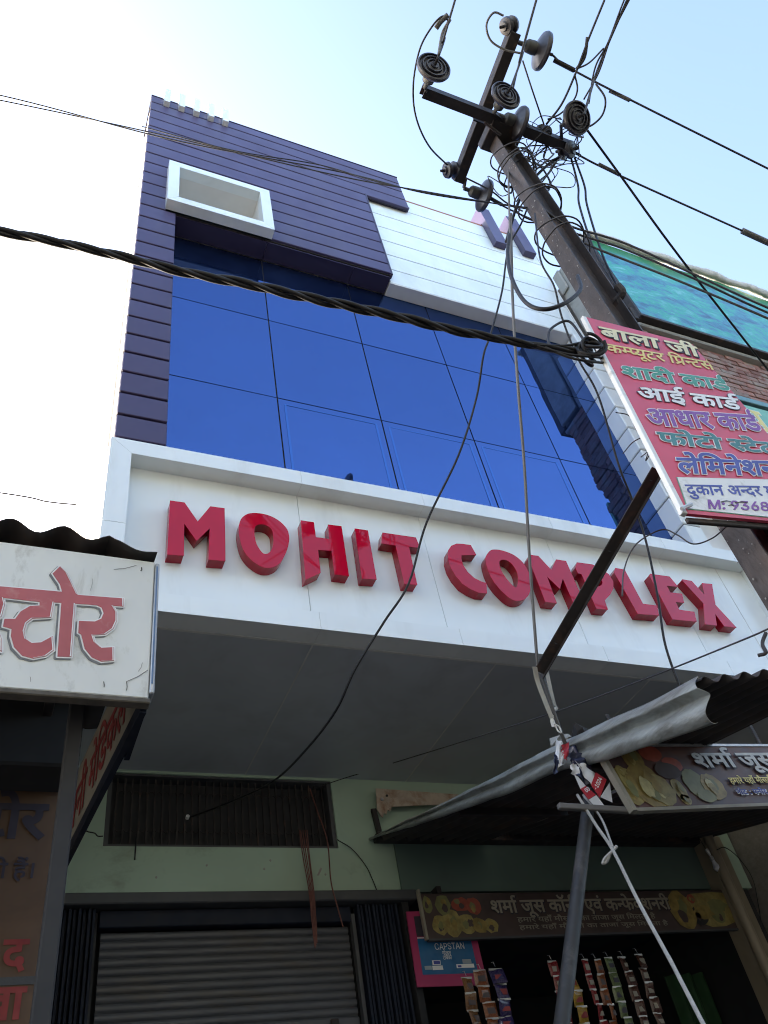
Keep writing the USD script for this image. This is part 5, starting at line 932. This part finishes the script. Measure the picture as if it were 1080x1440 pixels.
crumple([(530, 215, 2.40), (620, 260, 2.40), (640, 420, 2.40), (540, 400, 2.40)], 10, 10, navy_plastic, .014, 'torn_strip', 5); crumple([(560, 300, 2.35), (700, 350, 2.37), (730, 470, 2.37), (600, 420, 2.35)], 10, 10, navy_plastic, .013, 'torn_strip', 6)
crumple([(540, 290, 2.37), (600, 260, 2.37), (690, 560, 2.37), (620, 520, 2.37)], 8, 14, navy_plastic, .012, 'torn_strip', 7)
crumple([(577, 375, 2.35), (660, 410, 2.35), (745, 470, 2.35), (715, 560, 2.35)], 8, 10, plastic_white, .006, 'torn_strip', 8); crumple([(550, 410, 2.34), (600, 400, 2.34), (625, 480, 2.34), (560, 475, 2.34)], 6, 6, plastic_white, .006, 'torn_strip', 9)
def flatp(quad, m_, name, y): return obj(name, quad_sheet(*[cz(*p, y) for p in quad], .0012), m_, TB)
flatp([(708, 560), (775, 655), (828, 520), (745, 465)], plastic_red, 'printed_strip', 2.345)
flatp([(628, 590), (690, 670), (745, 635), (668, 568)], plastic_red, 'printed_strip', 2.338)
flatp([(580, 480), (628, 590), (668, 568), (612, 500)], plastic_white, 'printed_strip', 2.338)
flatp([(692, 672), (730, 715), (815, 725), (748, 637)], plastic_white, 'printed_strip', 2.338)
flatp([(780, 652), (872, 695), (830, 620), (850, 540)], plastic_white, 'printed_strip', 2.345)
def ptext(t, p, q_, h, y, m_):
    O_, Q_ = cz(*p, y), cz(*q_, y); ux_ = (Q_ - O_) / np.linalg.norm(Q_ - O_); n_ = V([0, -1., 0]); uz_ = np.cross(n_, ux_); uz_ /= np.linalg.norm(uz_)
    obj('lettering', latin_on(O_ + V([0, -.0016, 0]), ux_, uz_, t, 0, 0, h), m_, TB)
ptext('-1024', (748, 608), (800, 500), .0155, 2.3445, ink_white); ptext('00', (672, 622), (715, 588), .0145, 2.3375, ink_white)
# upper juice sign
ang = .075; JX, JZ = V([math.cos(ang), .0, math.sin(ang)]), V([-math.sin(ang) * .3, 0, 1.]); YJ = 2.30
JO = aty(893, 1136, YJ); JT = aty(843, 1050, YJ); JZ = (JT - JO) / np.linalg.norm(JT - JO); hJ = np.linalg.norm(JT - JO)
JX = aty(1080, 1129, YJ) - JO; JX /= np.linalg.norm(JX)
JS = thing('juice_sign', 'brown fruit printed juice shop sign under the awning, Hindi heading', 'sign', JO)
jl = lambda pg, off, th=.0008: sheet(JO + V([0, -off, 0]), JX, JZ, pg, th)
rect = lambda a, b, c, d: Polygon([(a, c), (b, c), (b, d), (a, d)])
def jc(x, y):   # from the zoomed view (840,1000)
    p = aty(840 + x * 240 / 1080, 1000 + y * 240 / 1080, YJ) - JO; return np.linalg.solve(V([[JX @ JX, JX @ JZ], [JX @ JZ, JZ @ JZ]]), [p @ JX, p @ JZ])
obj('board', jl(rect(0, 1.75, 0, hJ), -.02, .02), maroon_print, JS)
obj('rim', jl(rect(-.020, -.001, -.012, hJ + .006), -.022, .03), board_cream, JS); obj('rim', jl(rect(0, 1.75, -.014, -.001), -.022, .026), board_cream, JS); obj('rim', jl(rect(0, 1.75, hJ + .001, hJ + .012), -.022, .026), silver, JS)
fruit_hi = mat('fruit_light', (.42, .37, .17), .4, var=.3, scale=40)
full = rect(.001, 1.7, .001, hJ - .001)
for i, (x, y, rx, ry, m_) in enumerate(((200, 470, 70, 95, fruit_a), (320, 470, 95, 110, fruit_b), (150, 390, 28, 35, fruit_a), (400, 500, 70, 75, fruit_a), (520, 500, 35, 55, fruit_a), (620, 460, 60, 70, fruit_c), (730, 480, 60, 60, fruit_b), (690, 540, 50, 30, fruit_c), (220, 300, 55, 70, fruit_b), (470, 340, 55, 35, fruit_d), (330, 270, 60, 40, fruit_d), (440, 380, 70, 40, brown_print), (560, 560, 28, 25, fruit_a))):
    c = jc(x, y)
    px = np.linalg.norm(jc(x + 10, y) - c) / 10
    obj('print', jl(blob(c[0], c[1], rx * px * 1.12, ry * px * 1.12, i + 5, n=26, j=.06).intersection(full), .0012 + .0011 * (i % 4)), m_, JS)
    if m_ in (fruit_a, fruit_b):
        for k in range(3): obj('print', jl(blob(c[0] + RNG.uniform(-.4, .4) * rx * px, c[1] + RNG.uniform(-.4, .4) * ry * px, rx * px * .36, ry * px * .5, 100 + i * 3 + k, n=16, j=.16).intersection(full), .0060 + .0004 * k, .0003), (fruit_a, fruit_b, fruit_c, fruit_hi)[(i + k) % 4], JS)
def jtext(key, HL, HR, base, m_, grow, om=None, og=0, frac=1., z0=.006):
    L0, R0, b0 = jc(*HL), jc(*HR), jc(*base); adv = TEXTS[key][1]; sx_l = (R0[0] - L0[0]) / (adv * frac); sz_l = abs(R0[1] - b0[1]) / 622
    def put(g, sh=0): return affinity.affine_transform(words(key, g)[0], [sx_l, 0, 0, sz_l, L0[0] + sh, (L0[1] + R0[1]) / 2 - 622 * sz_l - sh]).intersection(full)
    if om is not None: obj('print', jl(put(grow + og, .0025), z0), om, JS)
    obj('lettering', jl(put(grow), z0 + .0015), m_, JS)
jtext('juice', (570, 268), (1030, 280), (1060, 362), print_white, 26, ink_black, 18, frac=.52)
jtext('hamare', (815, 425), (1075, 428), (1085, 462), ink_yellow, 22, ink_black, 16, frac=.93); jtext('note', (862, 500), (1065, 503), (1080, 530), ink_blue, 20, ink_white, 26, frac=.98)
obj('support_rail', bar(aty(785, 1134, YJ + .05), aty(905, 1141, YJ + .03), .022, .022), wire_grey, JS)
for a in (.12, .9, 1.6): obj('hanger', bar(JO + JX * a + JZ * hJ + V([0, .02, 0]), JO + JX * a + JZ * hJ + V([0, .02, .16]), .006, .02), iron, JS)

# ------------------------------------------------------------------ juice shop front
LJ = thing('shop_sign_board', 'dim brown fruit printed juice shop board across the shop opening', 'sign', (2.29, 4.40, 3.12))
ll = lambda pg, off, th=.0008: sheet(V([2.288, 4.40 - off, 3.112]), ux, uz, pg, th)
obj('board', ll(rect(0, 2.39, 0, .245), -.02, .02), brown_print, LJ); obj('rim', ll(rect(-.014, -.001, -.005, .27), -.022, .028), board_cream, LJ); obj('rim', ll(rect(0, 2.39, -.012, -.001), -.022, .026), grey_beam, LJ)
fu = rect(.002, 2.38, .002, .243)
for i, (x, y, rx, ry, m_) in enumerate(((.09, .07, .05, .055, fruit_a), (.17, .08, .06, .075, fruit_a), (.13, .18, .05, .06, fruit_c), (.26, .07, .06, .055, fruit_a), (.34, .06, .05, .045, fruit_b), (.42, .06, .05, .04, fruit_a), (.25, .18, .06, .04, fruit_d), (.33, .17, .05, .05, fruit_d), (.03, .18, .03, .05, fruit_c), (1.86, .12, .10, .12, fruit_b), (2.12, .13, .24, .11, fruit_a), (1.98, .08, .07, .055, joint), (2.14, .09, .06, .055, fruit_c), (1.97, .19, .03, .03, fruit_d), (2.30, .12, .035, .08, fruit_d))):
    obj('print', ll(blob(x, y, rx, ry, i + 40, j=.12).intersection(fu), .0012 + .0011 * (i % 5)), m_, LJ)
    for k in range(2): obj('print', ll(blob(x + RNG.uniform(-.4, .4) * rx, y + RNG.uniform(-.4, .4) * ry, rx * .34, ry * .4, 200 + i * 2 + k, j=.3).intersection(fu), .0064 + .0004 * k, .0003), (brown_print, fruit_c, fruit_b)[(i + k) % 3], LJ)
faded_ink = mat('faded_ink', (.30, .27, .21), .6)
def ltext(key, a, b, top_, h, m_, grow, om=None, z0=.0075):
    adv = TEXTS[key][1]; s = (b - a) / adv
    if om is not None: obj('print', ll(affinity.affine_transform(words(key, grow + 18)[0], [s, 0, 0, h / 622, a + .004, top_ - h - .004]).intersection(fu), z0), om, LJ)
    obj('lettering', ll(affinity.affine_transform(words(key, grow)[0], [s, 0, 0, h / 622, a, top_ - h]).intersection(fu), z0 + .0014), m_, LJ)
ltext('juice2', .44, 1.77, .195, .068, faded_ink, 22, ink_black); ltext('line1', .60, 1.62, .098, .026, board_cream, 8); ltext('line1', .60, 1.70, .052, .022, board_cream, 8)
obj('fixing', box(2.40, 2.43, 4.40, 4.48, 3.36, 3.40), iron, LJ)
poster_pale = mat('poster_pale', (.30, .36, .40), .4)
PC = thing('placard', 'pink bordered blue CAPSTAN placard hanging left of the shop opening', 'placard', (2.34, 4.455, 2.84))
ca = [aty(u, v, 4.455) for u, v in ((587, 1388), (686, 1385), (664, 1262), (577, 1287))]
pcv = lambda a, b: tuple(ca[0][[0, 2]] * (1 - a) * (1 - b) + ca[1][[0, 2]] * a * (1 - b) + V([ca[1][0] - .005, 3.288]) * a * b + V([ca[0][0] + .01, 3.280]) * (1 - a) * b)
pl_ = lambda pts, off, th=.0008: sheet(V([0, 4.455 - off, 0]), ux, uz, Polygon([pcv(*p) for p in pts]), th)
q4 = lambda a, b, c, d: [(a, c), (b, c), (b, d), (a, d)]
obj('card', pl_(q4(0, 1, 0, 1), -.008, .008), pink, PC); obj('print', pl_(q4(.10, .90, .15, .62), .0005), poster_blue, PC); obj('print', pl_(q4(.10, .90, .625, .64), .0005), ink_white, PC); obj('print', pl_(q4(.10, .90, .65, .93), .0005), ink_black, PC)
o2 = pcv(.33, .465); obj('lettering', latin_on(V([o2[0], 4.4526, o2[1]]), ux, uz, 'CAPSTAN', 0, 0, .034, .86, False), ink_white, PC)
for key, b_ in (('cap1', .395), ('cap2', .335)):
    o3 = pcv(.43, b_); s = .019 / 622; obj('lettering', sheet(V([0, 4.4526, 0]), ux, uz, affinity.affine_transform(words(key, 4)[0], [s * .75, 0, 0, s, o3[0], o3[1]]), .0008), ink_white, PC)
for (a, b, c, d, m_) in ((.25, .40, .205, .26, ink_white), (.26, .38, .27, .33, ink_white), (.28, .37, .28, .32, ink_blue), (.14, .24, .21, .26, poster_pale), (.60, .86, .22, .27, ink_white), (.70, .83, .275, .33, poster_pale), (.62, .67, .23, .255, ink_blue)):
    obj('print', pl_(q4(a, b, c, d), .0018 if m_ is ink_white else .003), m_, PC)
obj('string', bar((2.38, 4.46, 3.28), (2.40, 4.47, 3.39), .003, .003, 0), wire_grey, PC)
# strips of sachets
def strip(u0, v0, u1, v1, mi, label, w=.056, y=4.22, drop=.9, dy=0.):
    top_ = aty(u0, v0, y); S = thing('sachet_strip', label, 'sachets', top_, 'strips of sachets hanging in the juice shop')
    obj('hook', tube([top_ + V([0, 0, .01]), top_ + V([0, .01, .035]), top_ + V([.0, .03, .04])], .002, 4), silver, S)
    n = int(drop / .076)
    for k in range(n):
        zc = top_[2] - .076 * (k + .5); tw_ = RNG.normal(0, .006, 2)
        cx = top_[0] + RNG.normal(0, .006)
        pts = [(cx + a * w / 2, y + (.008 if abs(a) < .6 and abs(b) < .6 else 0) * c + tw_[0] * a + tw_[1] * b, zc + b * .0365) for a in (-1, -.55, .55, 1) for b in (-1, -.5, .5, 1) for c in (-1, 1)]
        s_ = obj('sachet', trimesh.convex.convex_hull(V(pts) + RNG.normal(0, .0006, (len(pts), 3))), sachets[mi], S)
        obj('label', box(cx - w * .30, cx + w * .30, y - .0105, y - .0092, zc - .016, zc + RNG.uniform(.004, .014)), (board_cream, ink_red, brown_print, ink_black)[(mi + k // 9) % 4], s_)
        obj('seal', box(cx - w / 2, cx + w / 2, y - .0012 + tw_[1], y + .0012 + tw_[1], zc + .033, zc + .043), foil, s_)
strip(776, 1352, 0, 0, 0, 'red sachet strip hanging first to the right of the leaning pipe'); strip(803, 1373, 0, 0, 1, 'yellow sachet strip, the only yellow one in the shop', w=.07)
strip(822, 1350, 0, 0, 0, 'narrow dark red sachet strip beside the orange strip', w=.045); strip(838, 1350, 0, 0, 2, 'orange sachet strip left of the green strip', w=.045)
strip(855, 1347, 0, 0, 3, 'green sachet strip, the only green one in the shop'); strip(876, 1346, 0, 0, 4, 'dark brown sachet strip just right of the green strip'); strip(897, 1342, 0, 0, 4, 'rightmost dark brown sachet strip in the shop')
strip(656, 1375, 0, 0, 6, 'amber sachet strip directly under the pink placard', w=.065); strip(676, 1365, 0, 0, 2, 'orange sachet strip at the placard right edge', w=.075); strip(697, 1362, 0, 0, 5, 'violet sachet strip beside the placard', w=.08)
single('hanging_cloth', corrugated(lambda s, t: (4.25 + .35 * s, 4.9 + .03 * math.sin(s * 20), 3.0 - t * 2.2), 30, 4, .003), green_cloth, 'dim green cloth hanging inside the shop at right', 'cloth', smooth=60)
single('drain_pipe', tube([(4.57, 4.33, 3.70), (4.57, 4.33, 3.0), (4.575, 4.33, .16)], .035, 14), pvc, 'cream plastic drain pipe at the right end of the shop', 'pipe', smooth=40)
LB = thing('light_bulb', 'unlit white bulb hanging beside the cream pipe', 'light bulb', aty(1006, 1222, 4.34))
c = aty(1007, 1216, 4.34); obj('bulb', lathe([(.001, -.045), (.018, -.042), (.028, -.028), (.029, -.012), (.022, .006), (.016, .024), (.015, .03)], c, (-.25, 0, 1), 16), bulb_m, LB, smooth=40)
obj('holder', lathe([(.016, .03), (.016, .055), (.006, .06), (.012, .085), (.013, .11), (.001, .115)], c, (-.25, 0, 1), 12), silver, LB, smooth=40)
wire([c + V([-.03, 0, .11]), c + V([-.02, .05, .3]), c + V([.0, .1, .42])], .0025, 'thin flex holding the light bulb', m=cable_m)
wire([aty(1008, 1195, 4.28), aty(1020, 1192, 4.28), aty(1040, 1208, 4.3), aty(1058, 1235, 4.3), aty(1066, 1270, 4.3), aty(1072, 1310, 4.3)], .003, 'thin loose wire along the right end of the shop', m=cable_m)
# red threads and loose wires at the ventilator
zr = lambda x, y, d: aty(80 + x * 460 / 1080, 1060 + y * 460 / 1080, d)
th = []
for k in range(5):
    o = RNG.normal(0, 2.2, 2); th.append(tube(spline([zr(800 + o[0] + k * 6, 252, 4.47), zr(815 + o[1] + 4 * k, 340, 4.44), zr(832 + k * 4, 450, 4.40), zr(842 + o[0] + k * 3, 560, 4.38), zr(855 + o[1], 642 - 6 * k, 4.37)], 5), .0032, 5))
single('thread_bundle', th, thread_red, 'bundle of reddish threads hanging from the ventilator grille', 'threads')
wire([zr(835, 115, 4.48), zr(860, 190, 4.44), zr(893, 290, 4.42), zr(905, 420, 4.40), zr(925, 500, 4.38), zr(945, 572, 4.37)], .004, 'reddish cord hanging right of the thread bundle', 'cord', 'cord', thread_red)
wire([zr(840, 120, 4.47), zr(920, 90, 4.45), zr(1010, 62, 4.43)], .003, 'thin wire from the ventilator corner to the soffit', m=cable_m)
wire([zr(925, 283, 4.49), zr(975, 315, 4.485), zr(1020, 370, 4.485), zr(1042, 415, 4.485), zr(1058, 455, 4.485)], .003, 'thin wire drooping on the green wall right of the ventilator', m=cable_m)
wire([zr(262, 270, 4.5), zr(260, 310, 4.48), zr(257, 350, 4.48)], .004, 'short black wire end below the ventilator left part', m=cable_m)
single('wire_plug', lathe([(.001, 0), (.011, 0), (.011, .02), (.001, .024)], zr(430, 213, 4.46), (0, -1, .2), 10), sign_white, 'small pale connector in the middle of the ventilator grille', 'connector')
cr = []
for pts in ([(80, 248), (105, 258), (125, 262), (135, 272), (152, 272)],): cr.append(tube(spline([zr(*p, 4.4985) for p in pts], 3), .0035, 4))
obj('crack', cr, joint, B)
spots = [trimesh.creation.icosphere(1, .006) for _ in range(5)]
for s_, (x, y) in zip(spots, ((495, 368), (685, 380), (328, 408), (887, 398), (705, 352))): s_.apply_scale((1, .3, 1.2)); s_.apply_translation(zr(x, y, 4.4985))
obj('paint_spot', spots + [trimesh.convex.convex_hull(V([zr(858, 402, 4.4985), zr(870, 375, 4.4985), zr(876, 378, 4.4985), zr(866, 402, 4.4985), zr(868, 390, 4.495)]))], chips, B)
# ------------------------------------------------------------------ unseen houses across the street, added to block low sky light
hw = mat('opposite_wall', (.125, .14, .13), .85, var=.15, scale=1.5, dirt=(.10, .11, .10), dscale=1.2)
hwin = mat('opposite_window', (.04, .05, .06), .15)
for x0, x1, h, lab in ((-16, -6.2, 10.3, 'unseen three storey house added for shade across the street on left'), (-6, 3.6, 10.0, 'unseen three storey house added for shade directly across the street'), (3.8, 13.5, 10.8, 'unseen tallest house added for shade across the street on the right')):
    Hh = thing('street_house', lab, 'house', ((x0 + x1) / 2, -5.9, 0))
    obj('wall', box(x0, x1, -12, -5.4, 0, h, .02), hw, Hh); obj('roof_edge', box(x0 - .1, x1 + .1, -5.65, -5.3, h - .6, h - .45, .01), concrete, Hh)
    for zf in (3.3, 6.2):
        n = int((x1 - x0) / 2.4)
        for k in range(n):
            cx = x0 + (k + .5) * (x1 - x0) / n
            w_ = obj('window', box(cx - .6, cx + .6, -5.43, -5.385, zf + .9, zf + 2.2, .01), hwin, Hh); obj('sill', box(cx - .7, cx + .7, -5.4, -5.26, zf + .8, zf + .88, .005), concrete, w_)
        obj('balcony_slab', box(x0, x1, -5.39, -4.6, zf - .15, zf, .01), concrete, Hh)
    for k in range(3):
        w_ = (x1 - x0) / 3; obj('shutter', box(x0 + w_ * k + .3, x0 + w_ * (k + 1) - .3, -5.395, -5.34, .1, 2.7, .01), shutter_m, Hh)
